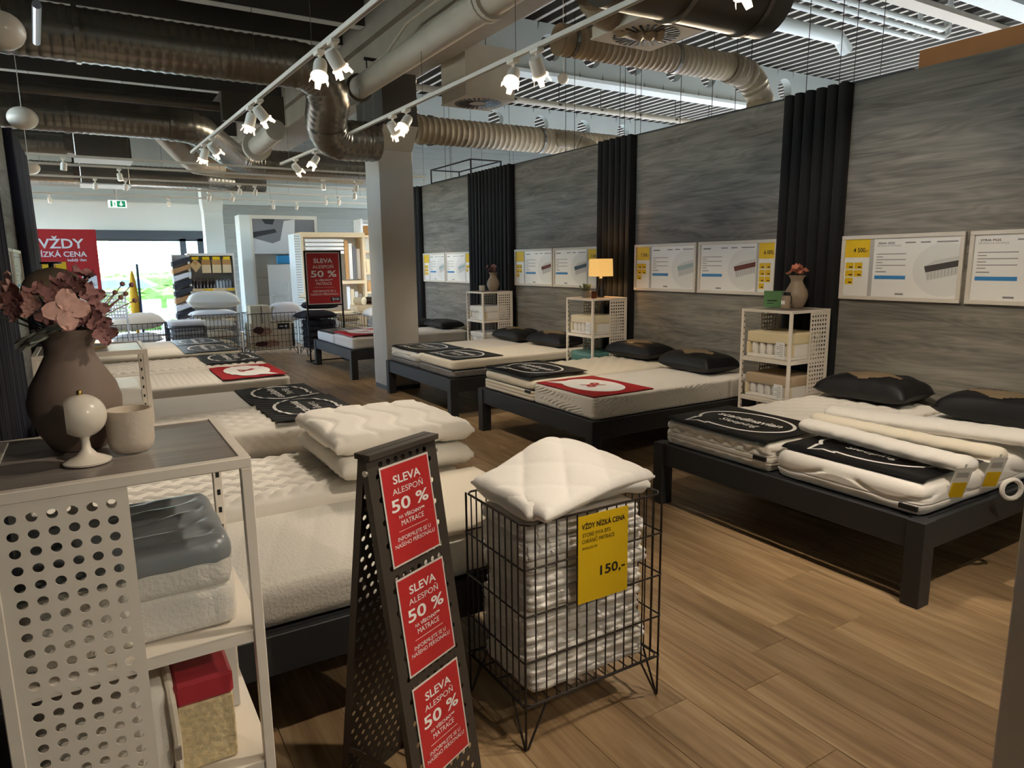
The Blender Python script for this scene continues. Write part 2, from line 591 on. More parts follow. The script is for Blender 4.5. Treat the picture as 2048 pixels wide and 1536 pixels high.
wood('wall_grey_oak', '5f5b55', '7c786f', '959085', 1, .6, per_obj=False, scale=.8, spec=.3, rings=True)
wood('top_grey_oak', '6c6560', '8a8179', 'a49a90', 0, .28, per_obj=True, scale=2.0)

def glass_mat(name, fac=.08, tint=(1, 1, 1, 1)):
    m = bpy.data.materials.new(name); m.use_nodes = True
    nt = m.node_tree; nt.nodes.clear()
    o = nt.nodes.new('ShaderNodeOutputMaterial'); mx = nt.nodes.new('ShaderNodeMixShader')
    t = nt.nodes.new('ShaderNodeBsdfTransparent'); t.inputs[0].default_value = tint
    g = nt.nodes.new('ShaderNodeBsdfGlossy'); g.inputs['Roughness'].default_value = .03
    mx.inputs[0].default_value = fac
    L = nt.links.new
    L(t.outputs[0], mx.inputs[1]); L(g.outputs[0], mx.inputs[2]); L(mx.outputs[0], o.inputs[0])
    MATS[name] = m
glass_mat('glass', .06)
glass_mat('jar_glass', .14, (.93, .96, .95, 1))

prepare_text([('SLEVA', 1), ('ALESPOŇ', 0), ('50 %', 1), ('NA VŠECHNY**', 1), ('NA', 0), ('VŠECHNY**', 1), ('MATRACE', 0), ('INFORMUJTE SE U', 0), ('NAŠEHO PERSONÁLU', 0),
    ('JYSK', 1), ('VŽDY', 1), ('NÍZKÁ CENA', 1), ('VŽDY NÍZKÁ CENA', 1), ('každý den', 1), ('60,-', 0), ('STORE MYA BTS', 0), ('CHRÁNIČ MATRACE', 0), ('80/90x200 CM', 0), ('150,-', 1),
    ('scandinavian', 1), ('Sleeping', 0), ('%', 1), ('4 500,-', 1), ('6 000,-', 1), ('7 500,-', 1), ('7 300,-', 1), ('ESNA GS25', 1), ('STRIA PS25', 1), ('PRUŽINOVÁ MATRACE', 0), ('5 500,-', 1)])

# ---------------------------------------------------------------- structure
X0, X1, Y0, Y1, ZC = -6.0, 14.0, -4.0, 19.0, 5.2
WX = 5.42          # face of the wall behind the right-hand beds
WT = 3.07
fl = MB().box(X0, WX + .1, Y0, Y1, -.2, -.004).build('floor', 'floor_oak_far'); tag(fl, kind='structure')
tag(MB().box(WX + .1, X1, Y0, Y1, -.2, -.004).build('floor_hall', 'hall_floor'), kind='structure')  # unseen slab, coloured grey to cool the light bounced off it
rg = random.Random(4)
pw, pl = .235, 1.55
proto_plank = None
for i in range(29):
    xx = -.5 + i * pw
    off = rg.uniform(0, pl)
    yy = .55 - off
    while yy < 13.2:
        cx, cy = xx + pw / 2, yy + pl / 2
        nearcut = cx * .28
        ok = cy > .35 and cy + pl > nearcut and (.5 < cx < 5.5 or cy > 9.5) and cx < .6 + cy * 2.4
        if 3.45 < cx and cy < 12.5 and not (cy < 4.9 + (cx < 4.2) * .9): ok = False
        if .3 < cx < 1.35 and cy > 3: ok = False
        if ok:
            if proto_plank is None:
                proto_plank = MB().box(-pw / 2 + .0008, pw / 2 - .0008, -pl / 2 + .0008, pl / 2 - .0008, -.004, 0, .0015).build('plank', 'floor_oak', fl, loc=(cx, cy, 0))
            else:
                inst(proto_plank, fl, (cx, cy, 0))
        yy += pl
# corrugated roof deck
V = []; F = []
xs = []
x = X0
while x < X1:
    xs += [(x, ZC), (x + .11, ZC), (x + .14, ZC - .09), (x + .20, ZC - .09)]
    x += .23
for x, z in xs: V += [(x, Y0, z), (x, Y1, z)]
for i in range(len(xs) - 1): F.append((2 * i, 2 * i + 1, 2 * i + 3, 2 * i + 2))
n = len(V)
ce = mesh('ceiling', V, F, 'deck'); tag(ce, kind='structure')
ribs = MB()
x = X0
while x < X1:
    ribs.box(x + .142, x + .198, Y0, Y1, ZC - .094, ZC - .0905)
    x += .23
r_ = ribs.build('deck_rib_caps', 'deck_rib', ce); tag(r_, kind='stuff')
roof = MB().box(X0 - .2, X1 + .2, Y0 - .2, Y1 + .2, ZC + .05, ZC + .25).build('ceiling_slab', 'deck', ce)
# hall shell
tag(MB().box(X0 - .15, X0, Y0, Y1, 0, 2.6).box(X0 - .15, X0, Y0, Y1, 4.6, ZC).box(X0 - .15, X0, Y0, 3, 2.6, 4.6).build('wall_left_hall', 'hall_wall'), kind='structure')
w4 = empty('added_window_4', (X0 - .07, 11, 2.6), kind='structure')  # unseen window band added to bring daylight onto the ceiling
MB().box(-.01, .01, -8, 8, 0, 2.0).build('pane', 'glass', w4)
mb = MB()
for k in range(9): mb.box(-.05, .05, -8 + k * 2 - .04, -8 + k * 2 + .04, 0, 2.0)
mb.box(-.05, .05, -8, 8, .9, .98).build('window_frame', 'alu', w4)
tag(MB().box(X0, X1, Y0 - .15, Y0, 0, ZC).build('wall_back', 'hall_wall'), kind='structure')
e = MB().box(X1, X1 + .15, Y0, Y1, 0, 1.0).box(X1, X1 + .15, Y0, Y1, 4.6, ZC).box(X1, X1 + .15, Y0, 4, 1.0, 4.6).build('wall_right_hall', 'hall_wall'); tag(e, kind='structure')
w2 = empty('added_window_2', (X1, 11.5, 1.0), kind='structure')  # unseen glazing band added to brighten the right hall
MB().box(.06, .08, -7.5, 7.5, 0, 3.6).build('pane', 'glass', w2)
mb = MB()
for k in range(6): mb.box(.03, .11, -7.5 + k * 3 - .04, -7.5 + k * 3 + .04, 0, 3.6)
mb.build('window_frame', 'alu', w2)
# facade with window opening x .28..2.58, z 0..2.36
FY = Y1
fa = MB()
fa.box(-1.1, .20, FY, FY + .2, 0, 2.55).box(X0, -5.7, FY, FY + .2, 0, 2.55).box(-5.7, -1.1, FY, FY + .2, 2.36, 2.55).box(2.62, X1, FY, FY + .2, 0, 2.55)
fa.box(X0, X1, FY, FY + .2, 2.55, 3.2)
fa = fa.build('wall_far', 'facade_paint'); tag(fa, kind='structure')
MB().box(X0, X1, FY - .12, FY + .2, 3.2, ZC).build('upper_wall', 'facade_grey', fa)
MB().box(.20, 2.62, FY - .05, FY + .2, 2.36, 2.55).build('header', 'alu', fa)
b0 = None
for i in range(22):      # lap siding boards right of the window
    z0 = .0 + i * .17
    if b0 is None:
        b0 = MB().prism([(0, .004), (-.03, .004), (-.012, .166), (0, .166)], 0, 11.2).build('board', 'siding', fa, loc=(13.95, FY, z0), rot=(0, 0, PI / 2))
        b0.location = (13.95, FY, z0)
    else:
        inst(b0, fa, (13.95, FY, z0), (0, 0, PI / 2))
b1 = None
for i in range(10):
    z0 = 3.76 + i * .145
    if z0 > ZC - .2: break
    o = MB().prism([(0, .004), (-.15, .004), (-.132, .14), (0, .14)], 0, 11.2).build('board', 'siding', fa) if b1 is None else inst(b1, fa)
    b1 = b1 or o
    o.location = (13.95, FY, z0); o.rotation_euler = (0, 0, PI / 2)
w1 = empty('window_1', (1.4, FY + .1, 0), kind='structure')
for a, b in ((-1.14, .66), (.80, 1.06)): MB().box(a, b, -.006, .006, .06, 2.33).build('pane', 'glass', w1)
mb = MB()
for a, b in ((-1.2, -1.12), (.66, .80), (1.06, 1.2)): mb.box(a, b, -.05, .05, 0, 2.36)
mb.box(-1.2, 1.2, -.05, .05, 0, .06).box(-1.2, 1.2, -.05, .05, 2.30, 2.36)
mb.build('window_frame', 'alu', w1)
w3 = empty('added_window_3', (-3.4, FY + .1, 0), kind='structure')  # extra shopfront glazing added out of view for cool daylight
for a, b in ((-2.25, -.8), (-.7, .7), (.8, 2.25)): MB().box(a, b, -.006, .006, .06, 2.3).build('pane', 'glass', w3)
mb = MB()
for a, b in ((-2.3, -2.25), (-.8, -.7), (.7, .8), (2.25, 2.3)): mb.box(a, b, -.05, .05, 0, 2.36)
mb.box(-2.3, 2.3, -.05, .05, 0, .06).box(-2.3, 2.3, -.05, .05, 2.30, 2.36)
mb.build('window_frame', 'alu', w3)
# partitions behind the beds
wr = MB().box(WX, WX + .12, -1.2, 13.1, 0, WT).build('wall_right', 'wall_grey_oak'); tag(wr, kind='structure')
MB().box(WX - .01, WX + .13, 3.12, 13.1, WT, WT + .012).build('capping', 'bed_frame', wr)
tb = MB().box(WX + .02, WX + .1, -1.2, 3.09, WT, WT + .13, .004).build('trim_1', 'plywood'); tag(tb, kind='structure')
tag(MB().box(WX, WX + .12, 13.1, 13.22, 0, 2.9).build('trim_2', 'white_paint'), kind='structure')
wl = MB().box(-.68, -.56, .9, 11.0, 0, WT).build('wall_left', 'wall_grey_oak'); tag(wl, kind='structure')
tag(MB().box(-.70, -.54, 10.99, 11.05, 0, WT).build('trim_3', 'bed_frame'), kind='structure')
# close white panel at the right edge of the view
pn = MB().box(2.08, 2.75, .50, .80, 0, 2.3, .004).build('wall_panel_near', 'panel_greige'); tag(pn, kind='structure')

# column with bracket head
cl = MB().box(3.333, 3.80, 8.70, 9.20, .06, 3.13, .006).build('column', 'column_paint'); tag(cl, kind='structure')
V = []
for z, a, b in ((3.13, 8.70, 9.20), (3.385, 8.48, 9.46), (3.40, 8.48, 9.46)):
    V += [(3.333, a, z), (3.80, a, z), (3.80, b, z), (3.333, b, z)]
F = [(3, 2, 1, 0), (8, 9, 10, 11)]
for k in range(2):
    for i in range(4):
        j = (i + 1) % 4
        F.append((4 * k + i, 4 * k + j, 4 * k + 4 + j, 4 * k + 4 + i))
mesh('capital', V, F, 'column_paint', cl)
MB().box(3.338, 3.795, 8.705, 9.195, 0, .06).build('plinth', 'alu', cl)
MB().box(3.338, 3.795, 8.49, 9.45, 3.40, 4.02).build('column_head', 'concrete_dark', cl)
for yy in (8.8, 9.15): MB().box(3.334, 3.338, yy - .004, yy + .004, 3.40, 4.02).build('joint', 'concrete_light', cl)
c2 = empty('column_far', (2.62, 17.5, 0), kind='structure')
MB().box(-.2, .2, -.2, .2, 0, 2.9, .006).build('shaft', 'facade_paint', c2)
mb = MB(); mb.add([(x * a, y * a, z) for z, a in ((2.9, 1), (3.12, 1.12), (3.7, 1.12)) for x, y in ((-.2, -.2), (.2, -.2), (.2, .2), (-.2, .2))],
    [(3, 2, 1, 0), (8, 9, 10, 11)] + [(4 * k + i, 4 * k + (i + 1) % 4, 4 * k + 4 + (i + 1) % 4, 4 * k + 4 + i) for k in range(2) for i in range(4)])
mb.build('capital', 'facade_paint', c2)
# main beam along the room on the column, ribs across it
bm = MB().box(3.2, 3.87, -4, 19, 4.02, 4.75, .01).build('beam_main', 'concrete_light'); tag(bm, kind='structure')
MB().box(3.12, 3.2, -4, 19, 4.30, 4.75).build('ledge', 'concrete_light', bm)
for i, yy in enumerate((1.3, 2.1, 4.9, 5.7, 8.45, 9.28, 12.55, 13.42, 16.6, 17.4)):
    o = MB().box(X0, 3.12, yy - .07, yy + .07, 4.46, 5.1, .008).build('beam_rib', 'concrete_dark'); tag(o, kind='structure')
    MB().box(X0, 3.11, yy - .068, yy + .068, 4.452, 4.4595).build('soffit', 'facade_paint', o)

def hole_beam(name, x0, x1, y, z0, z1, holes, r, m):
    """concrete beam across the hall with round openings"""
    th = .16
    mb = MB(); V = []; F = []
    cx = sorted(holes); w = r * 2.4
    px = x0
    zc = z0 + (z1 - z0) * .52
    for h in cx:
        mb.box(px, h - w / 2, y - th / 2, y + th / 2, z0, z1); px = h + w / 2
        n = 24; b = len(V)
        for yy in (y - th / 2, y + th / 2):
            for k in range(n):
                a = 2 * PI * k / n; c, s = math.cos(a), math.sin(a)
                f = 1 / max(abs(c) / (w / 2), abs(s) / ((z1 - z0) / 2))
                V.append((h + c * f, yy, (z0 + z1) / 2 + s * f))
            for k in range(n):
                a = 2 * PI * k / n
                V.append((h + r * math.cos(a), yy, zc + r * math.sin(a)))
        for k in range(n):
            j = (k + 1) % n
            F.append((b + k, b + j, b + n + j, b + n + k))
            F.append((b + 2 * n + j, b + 2 * n + k, b + 3 * n + k, b + 3 * n + j))
            F.append((b + n + k, b + n + j, b + 3 * n + j, b + 3 * n + k))
            F.append((b + k, b + j, b + 2 * n + j, b + 2 * n + k)[::-1])
    mb.box(px, x1, y - th / 2, y + th / 2, z0, z1)
    mb.add(V, F)
    o = mb.build(name, m); tag(o, kind='structure')
    MB().box(x0, x1, y - .14, y + .14, z0 - .05, z0).build('flange', 'facade_paint', o)
    return o
hole_beam('beam_openwork', 3.9, X1, 9.0, 4.42, 5.1, (6.15, 6.9, 7.75, 8.6, 9.4, 10.2, 11.4), .19, 'facade_grey')
hole_beam('beam_openwork', 3.9, X1, 4.15, 4.42, 5.1, (6.9, 8.2), .16, 'concrete_light')
hole_beam('beam_openwork', 3.9, X1, 13.8, 4.42, 5.1, (8.0, 9.2, 10.4, 11.6), .19, 'facade_grey')
# ---------------------------------------------------------------- ceiling services
def resample(pts, step):
    P = [Vector(p) for p in pts]; out = [P[0]]
    for a, b in zip(P, P[1:]):
        d = (b - a).length; n = max(1, int(round(d / step)))
        for k in range(1, n + 1): out.append(a.lerp(b, k / n))
    return out
def duct(name, label, pts, r, m, step=.03, amp=.03, n=22, cat='duct', bands=(), flex=False):
    path = resample(pts, step)
    rg = random.Random(len(label))
    if flex: rf = lambda i: r * (1 + rg.uniform(-.09, .09))
    else: rf = lambda i: r * (1 + (amp if i % 3 == 1 else 0))
    mb = MB(); mb.tube(path, r, n, rf=rf)
    o = mb.build(name, m, smooth=True, auto=32)
    tag(o, label, cat)
    for p, q in bands:
        p = Vector(p); q = Vector(q); t = (q - p).normalized()
        MB().tube([p - t * .02, p + t * .02], r * 1.07, n).build('clamp_band', 'duct_metal', o)
    return o
def bend(a, b, c, r, n=8):
    """straight a->b->c with a rounded corner of radius r at b"""
    a, b, c = Vector(a), Vector(b), Vector(c)
    p = b + (a - b).normalized() * r; q = b + (c - b).normalized() * r
    return [p * (1 - t) ** 2 + b * 2 * t * (1 - t) + q * t * t for t in [k / n for k in range(n + 1)]]
d1 = [(-5.9, 7.75, 3.80)] + bend((-5.9, 7.75, 3.8), (2.45, 7.92, 3.80), (2.62, 8.2, 3.2), .32) + \
    bend((2.45, 7.92, 3.80), (2.62, 8.5, 3.16), (3.3, 8.62, 3.2), .26)
duct('spiral_duct', 'large grey spiral duct with elbow dropping beside the beam at upper left', d1 + [(3.10, 8.60, 3.19), (3.27, 8.62, 3.2)], .235, 'duct_metal', bands=[((.15, 7.87, 3.8), (1, 7.89, 3.8))])
d2 = [(-5.9, 10.75, 3.63)] + bend((-5.9, 10.75, 3.63), (1.5, 10.95, 3.63), (2.3, 13.0, 3.52), .45) + bend((1.5, 10.95, 3.63), (2.5, 13.25, 3.5), (5.2, 13.3, 3.5), .5) + [(5.2, 13.3, 3.5)]
duct('spiral_duct', 'grey spiral duct bending down behind the long left light track', d2, .22, 'duct_metal', bands=[((.0, 10.9, 3.63), (1, 10.93, 3.63)), ((1.2, 10.94, 3.63), (2, 10.96, 3.63))])
d3 = [(1.05, 11.3, 3.70), (1.5, 12.6, 3.52), (1.9, 14.0, 3.50), (2.4, 14.5, 3.52), (5.2, 14.55, 3.52)]
duct('branch_duct', 'tan branch duct slanting down from behind the bent spiral duct', d3, .17, 'duct_tan')
duct('straight_duct', 'short grey duct ending at a plenum box by the left curtains', [(-5.9, 13.2, 3.62), (.02, 13.25, 3.62)], .2, 'duct_metal')
duct('straight_duct', 'pale duct below the plenum boxes near the far window', [(-5.9, 16.0, 3.48), (2.3, 16.1, 3.48), (2.9, 16.4, 3.48), (3.6, 16.4, 3.48)], .2, 'duct_metal')
duct('thin_pipe', 'thin white-edged pipe running just above the bent spiral duct', [(-5.9, 10.2, 3.78), (2.2, 10.3, 3.78)], .06, 'duct_dark', amp=0, cat='pipe', step=.5)
# insulated white pipe along the beam
wp = [(2.98, -3.5, 3.78), (2.98, 5.2, 3.78)]
o = duct('rain_pipe', 'thick cream insulated pipe running along the concrete beam', [(2.98, -3.5, 3.78), (2.98, 8.35, 3.74)], .125, 'pipe_white', amp=0, cat='pipe', step=1)
for yy in (5.15, 5.22): MB().lathe([(.13, -.03), (.17, -.025), (.17, .025), (.13, .03)], 22).build('collar', 'pipe_white', o, loc=(2.98, yy, 3.77), rot=(PI / 2, 0, 0))
MB().lathe([(.16, -.12), (.16, .12)], 22).build('end_cap', 'duct_dark', o, loc=(2.98, 8.4, 3.74), rot=(PI / 2, 0, 0))
MB().box(2.95, 3.2, 8.0, 8.03, 3.98, 4.01).tube([(2.98, 8.015, 3.99), (2.98, 8.015, 3.86)], .008, 6).build('hanger', 'bed_frame', o)
o = duct('rain_pipe', 'cream pipe with flanged end behind the duct elbow left of the column', [(2.30, 9.6, 3.42), (2.30, 10.9, 3.38)], .13, 'pipe_white', amp=0, cat='pipe', step=1)
MB().lathe([(.14, -.05), (.2, -.05), (.2, .05), (.14, .05)], 22).build('flange', 'pipe_white', o, loc=(2.30, 10.8, 3.385), rot=(PI / 2, 0, 0))
tag(MB().box(1.75, 2.55, 10.1, 10.2, 3.58, 3.95).box(1.75, 2.55, 10.2, 11.2, 3.9, 3.95).build('duct_cover', 'duct_dark'), 'grey sheet-metal duct cover behind the spotlight track', 'duct')
# ducts right of the column
duct('spiral_duct', 'tan spiral duct running right from behind the column above the curtains', [(4.25, 9.55, 3.58), (12.5, 9.5, 3.6)], .185, 'duct_tan', amp=.055, bands=[((6.35, 9.53, 3.585), (7, 9.53, 3.585))])
duct('elbow_duct', 'dark wrapped duct elbow right behind the column head', [(4.14, 9.8, 5.1)] + bend((4.14, 9.8, 4.6), (4.14, 9.7, 3.60), (4.9, 9.55, 3.59), .3) + [(4.55, 9.6, 3.59)], .2, 'duct_dark', flex=True)
duct('flexible_duct', 'crinkled brown flexible duct dropping behind the far curtain', [(6.6, 9.46, 3.60), (6.75, 9.25, 3.58), (7.0, 9.05, 3.45), (7.25, 9.0, 3.15), (7.4, 9.0, 2.8)], .12, 'flex_foil', flex=True)
duct('spiral_duct', 'tan spiral duct crossing above the grey wall towards the upper right', [(3.95, 5.62, 3.72), (6.25, 5.5, 3.72)], .135, 'duct_tan', step=.022, amp=.06, bands=[((4.1, 5.61, 3.72), (5, 5.57, 3.72)), ((5.35, 5.55, 3.72), (6, 5.5, 3.72))])
duct('flexible_duct', 'crinkled duct elbow ending behind the grey wall at upper right', [(6.1, 5.5, 3.72), (6.45, 5.5, 3.66), (6.62, 5.5, 3.45), (6.66, 5.5, 3.0)], .145, 'flex_foil', flex=True)
duct('large_duct', 'big dark grey duct end hanging at the top of the view', [(3.2, 3.98, 3.70), (4.72, 3.92, 3.70)], .30, 'duct_dark', step=.3, amp=.01, n=30, bands=[((4.5, 3.93, 3.70), (4.6, 3.925, 3.70)), ((3.8, 3.957, 3.70), (4, 3.95, 3.70))])
duct('flexible_duct', 'crinkled foil flexible duct feeding the round slot diffuser at the top', [(3.5, 4.5, 3.75), (3.72, 4.62, 3.66), (4.0, 4.62, 3.62), (4.2, 4.5, 3.62)], .16, 'flex_foil', flex=True)
duct('service_pipe', 'pale pipe with hanger clips under the openwork beam', [(4.0, 10.2, 4.32), (13, 10.2, 4.32)], .05, 'pipe_white', amp=0, cat='pipe', step=1)
for k in range(10): MB().tube([(4.5 + k * .9, 10.2, 4.3), (4.5 + k * .9, 10.2, 5.15)], .008, 5).lathe([(.052, -.02), (.062, -.015), (.062, .015), (.052, .02)], 12, (4.5 + k * .9, 10.2, 4.32)).build('hanger_clip', 'duct_dark', bpy.data.objects['service_pipe'])
duct('service_pipe', 'white pipe along the roof deck at upper right', [(4.2, 6.6, 4.75), (9.4, 6.5, 4.75), (9.6, 6.5, 4.6)], .09, 'facade_paint', amp=0, cat='pipe', step=1)
for k, (yy, zz, xa, xb) in enumerate(((5.9, 4.7, 6.6, 10.2), (5.6, 4.66, 6.4, 10.4), (5.35, 4.62, 6.6, 9.9))):
    duct('service_pipe', ['upper of three thin white pipes over the grey wall', 'middle of three thin white pipes over the grey wall', 'lower of three thin white pipes over the grey wall'][k],
         [(xa, yy, zz), (xb, yy, zz), (xb + .12, yy, zz + .06), (xb + .16, yy, zz + .42)], .035, 'facade_paint', amp=0, cat='pipe', step=1, n=10)
o = MB().box(4.4, 12, 4.95, 5.15, 4.62, 4.68).build('cable_tray', 'deck_rib')
for k in range(8): MB().box(5.0 + k * .8, 5.06 + k * .8, 4.55, 5.3, 4.69, 4.75).build('bracket', 'concrete_dark', o)
tag(o, 'white cable tray with brackets under the roof at upper right', 'cable tray')
o = bpy.data.objects['flexible_duct.001']
MB().tube([(6.45, 5.5, 3.6), (6.45, 5.5, 5.2)], .005, 5).build('hanger_wire', 'wire', o)
# slot diffusers
def diffuser(x0, x1, y0, y1, z, h, label):
    t = empty('air_diffuser', ((x0 + x1) / 2, (y0 + y1) / 2, z), 0, label, 'air vent')
    a, b = (x1 - x0) / 2, (y1 - y0) / 2
    MB().box(-a, a, -b, b, .012, h).build('plenum_box', 'pipe_white', t)
    MB().box(-a - .01, a + .01, -b - .01, b + .01, 0, .012).build('face_plate', 'pipe_white', t)
    for q in (-a * .8, a * .8): MB().tube([(q, b * .8, h), (q, b * .8, 5.12 - z)], .005, 5).build('hanger_rod', 'wire', t)
    s0 = None
    for k in range(28):
        an = 2 * PI * k / 28
        rr = min(a, b)
        if s0 is None: s0 = MB().box(rr * .34, rr * .9, -.011, .011, -.006, .002).build('slot', 'black_gloss', t)
        else: inst(s0, t, (0, 0, 0), (0, 0, an))
    return t
diffuser(3.96, 4.62, 7.47, 8.10, 3.60, .58, 'square plenum box with round slotted diffuser beside the column')
diffuser(3.78, 4.42, 4.28, 4.88, 3.50, .1, 'slotted diffuser plate under the big duct at the top')
for k, (x0, x1, y0, y1, z0, z1, lb) in enumerate(((.05, .8, 12.6, 13.3, 3.35, 3.85, 'grey plenum box above the far light tracks, nearer of two'), (.1, .85, 14.5, 15.2, 3.15, 3.6, 'grey plenum box above the far light tracks, farther of two'))):
    o = MB().box(x0, x1, y0, y1, z0, z1, .01).build('plenum_box', 'duct_metal')
    MB().box(x0 - .02, x1 + .02, y0 - .02, y1 + .02, z0 - .02, z0).build('face_plate', 'facade_paint', o)
    MB().lathe([(.22, 0), (.22, .1)], 22).build('collar', 'duct_dark', o, loc=(x0 - .1, (y0 + y1) / 2, (z0 + z1) / 2 + .03), rot=(0, PI / 2, 0))
    for q in (x0 + .1, x1 - .1): MB().tube([(q, (y0 + y1) / 2, z1), (q, (y0 + y1) / 2, 5.15)], .006, 5).build('hanger_rod', 'wire', o)
    tag(o, lb, 'air vent')
# stub pipes hanging between the ribs
for (p, q, lb) in (((2.15, 6.9, 4.35), (2.25, 5.2, 4.35), 'short galvanised rod left of the near spotlights'), ((1.95, 9.3, 4.0), (2.1, 8.3, 4.0), 'short galvanised rod below the spiral duct'), ((-.1, 6.3, 3.55), (-.15, 7.3, 3.55), 'galvanised rod at the upper left corner')):
    tag(MB().tube([p, q], .03, 10).build('steel_rod', 'galvanised'), lb, 'pipe')
tag(MB().tube([(3.05, 3.6, 4.2), (3.05, 5.6, 4.1), (3.05, 7.0, 4.1), (3.05, 7.6, 3.95), (3.05, 8.9, 3.95)], .014, 8).build('conduit', 'pipe_white'), 'thin cream conduit bent along the side of the beam', 'pipe')

# tracks and spotlights
def track(p, q, label, wl=1.92, k0=.4):
    p = Vector(p); q = Vector(q); d = q - p; L = d.length
    o = empty('light_track', p, math.atan2(d.y, d.x), label, 'light track')
    MB().box(0, L, -.017, .017, -.016, .016).build('rail', 'track_white', o)
    MB().box(0.01, L - .01, -.006, .006, -.0175, -.016).build('slot', 'ink_grey', o)
    k = k0
    w0 = None
    while k < L:
        if w0 is None: w0 = MB().tube([(0, 0, .016), (0, 0, wl)], .0025, 5).build('hanger_wire', 'wire', o, loc=(k, 0, 0))
        else: inst(w0, o, (k, 0, 0))
        k += 1.6
    return o
track((1.384, 10.5, 3.2), (1.809, -1.8, 3.2), 'long white light track over the left row of beds')
track((2.81, 8.24, 3.2), (3.003, -.9, 3.2), 'long white light track over the aisle in front of the column', .42)
track((2.69, 11.08, 3.2), (2.80, 9.15, 3.2), 'short white light track left of the column top')
def spot(x, y, z, aim, label, watt, near=True, group='spotlights on the tracks'):
    t = empty('spotlight', (x, y, z), 0, label, 'spotlight', group)
    d = (Vector(aim) - Vector((x, y, z - .14))).normalized()
    rot = (-d).to_track_quat('Z', 'Y').to_euler()
    pv = Vector((0, 0, -.13))
    s = 1.0 if near else .8
    MB().box(-.03, .03, -.05, .05, -.045, -.017, .004).build('adapter', 'spot_white', t)
    MB().tube([(0, 0, -.04), (0, .0, -.075), pv * .75], .011, 8).build('arm', 'spot_white', t)
    MB().lathe([(.018 * s, .06 * s), (.040 * s, .055 * s), (.048 * s, .03 * s), (.050 * s, -.075 * s)], 18, cap=True).build('housing', 'spot_white', t, True, loc=pv, rot=rot)
    MB().lathe([(.043 * s, -.079 * s), (.043 * s, -.077 * s)], 18).build('lens', 'spot_glow' if watt else 'spot_white', t, loc=pv, rot=rot)
    if near:
        MB().lathe([(.052, -.07), (.062, -.073), (.062, -.082), (.052, -.082)], 18, cap=False).build('rim', 'spot_petal', t, True, loc=pv, rot=rot)
        p0 = None
        for k in range(4):
            a = k * PI / 2 + .4
            V = [(.045, -.024, -.082), (.045, .024, -.082), (.064, .018, -.132), (.064, -.018, -.132), (.048, -.024, -.082), (.048, .024, -.082), (.067, .018, -.132), (.067, -.018, -.132)]
            F = [(3, 2, 1, 0), (4, 5, 6, 7), (0, 1, 5, 4), (1, 2, 6, 5), (2, 3, 7, 6), (3, 0, 4, 7)]
            c, s_ = math.cos(a), math.sin(a)
            V = [(x_ * c - y_ * s_, x_ * s_ + y_ * c, z_) for x_, y_, z_ in V]
            mesh('glare_flap', V, F, 'spot_petal', t, loc=pv, rot=rot)
    if watt:
        ld = bpy.data.lights.new('lamp', 'SPOT')
        ld.energy = watt; ld.spot_size = R(62); ld.spot_blend = .7; ld.shadow_soft_size = .03; ld.color = (1, .86, .70)
        lo = bpy.data.objects.new('lamp', ld); COL.objects.link(lo); lo.parent = t
        lo.location = pv + d * .095
        lo.rotation_euler = rot
    return t
NEAR = [ # track, y, aim, words
    (1, 5.15, (.9, 4.0, .6), 'left of the nearest lit pair on the left track'), (1, 4.86, (3.6, 5.6, .5), 'right of the nearest lit pair on the left track'),
    (1, 7.21, (.8, 7.4, .6), 'left of the middle lit pair on the left track'), (1, 6.86, (3.9, 7.6, .5), 'right of the middle lit pair on the left track'),
    (1, 9.60, (.7, 10.4, .6), 'left of the farthest lit pair on the left track'), (1, 9.09, (3.9, 10.6, .5), 'right of the farthest lit pair on the left track'),
    (2, 6.96, (4.6, 7.8, .6), 'left one in front of the column capital'), (2, 6.62, (1.0, 6.0, .6), 'right one in front of the column capital'),
    (2, 4.68, (1.2, 3.2, .6), 'left of the lit pair at the top centre'), (2, 4.37, (4.6, 5.2, .7), 'right of the lit pair at the top centre'),
    (3, 10.38, (4.8, 11.2, 1.0), 'lower of two on the short track'), (3, 9.56, (1.0, 9.2, .6), 'upper of two on the short track'),
    (2, 2.6, (5.3, 3.2, 1.5), 'over the aisle above the near bed'), (2, 2.2, (4.2, 2.4, .5), 'second over the aisle above the near bed'),
    (2, 1.0, (2.2, 1.7, 0), 'above the wire basket'), (1, 1.2, (.4, 2.6, .6), 'above the folded toppers'), (1, -1.4, (.0, 1.7, 1.25), 'added behind the viewer to light the vase shelf'), (2, -.4, (1.45, 1.95, .5), 'added behind the viewer to light the wire basket'), (2, .5, (4.4, 2.0, .5), 'nearest to the viewer over the aisle')]  # the two behind the viewer are added to light shelf and basket
for tr, y, aim, w in NEAR:
    x = {1: 1.384 + (10.5 - y) * .0346, 2: 2.81 + (8.24 - y) * .0211, 3: 2.66 + (11.6 - y) * .057}[tr]
    spot(x, y, 3.2, aim, 'white track spotlight with glare flaps, ' + w, SPOT_W * {'above the wire basket': 1.3, 'added behind the viewer to light the vase shelf': 1.1, 'added behind the viewer to light the wire basket': .8}.get(w, 1))
rows = [(11.35, 3.19), (12.3, 3.19), (13.9, 3.19), (15.4, 3.19), (17.1, 3.19)]
for k, (y, z) in enumerate(rows):
    track((-4.5, y, z), (5.3 if k < 2 else 9, y + .25, z), ['first', 'second', 'third', 'fourth', 'fifth'][k] + ' of the white light tracks crossing the far end, counted from the front', k0=.9 if k == 1 else .4)
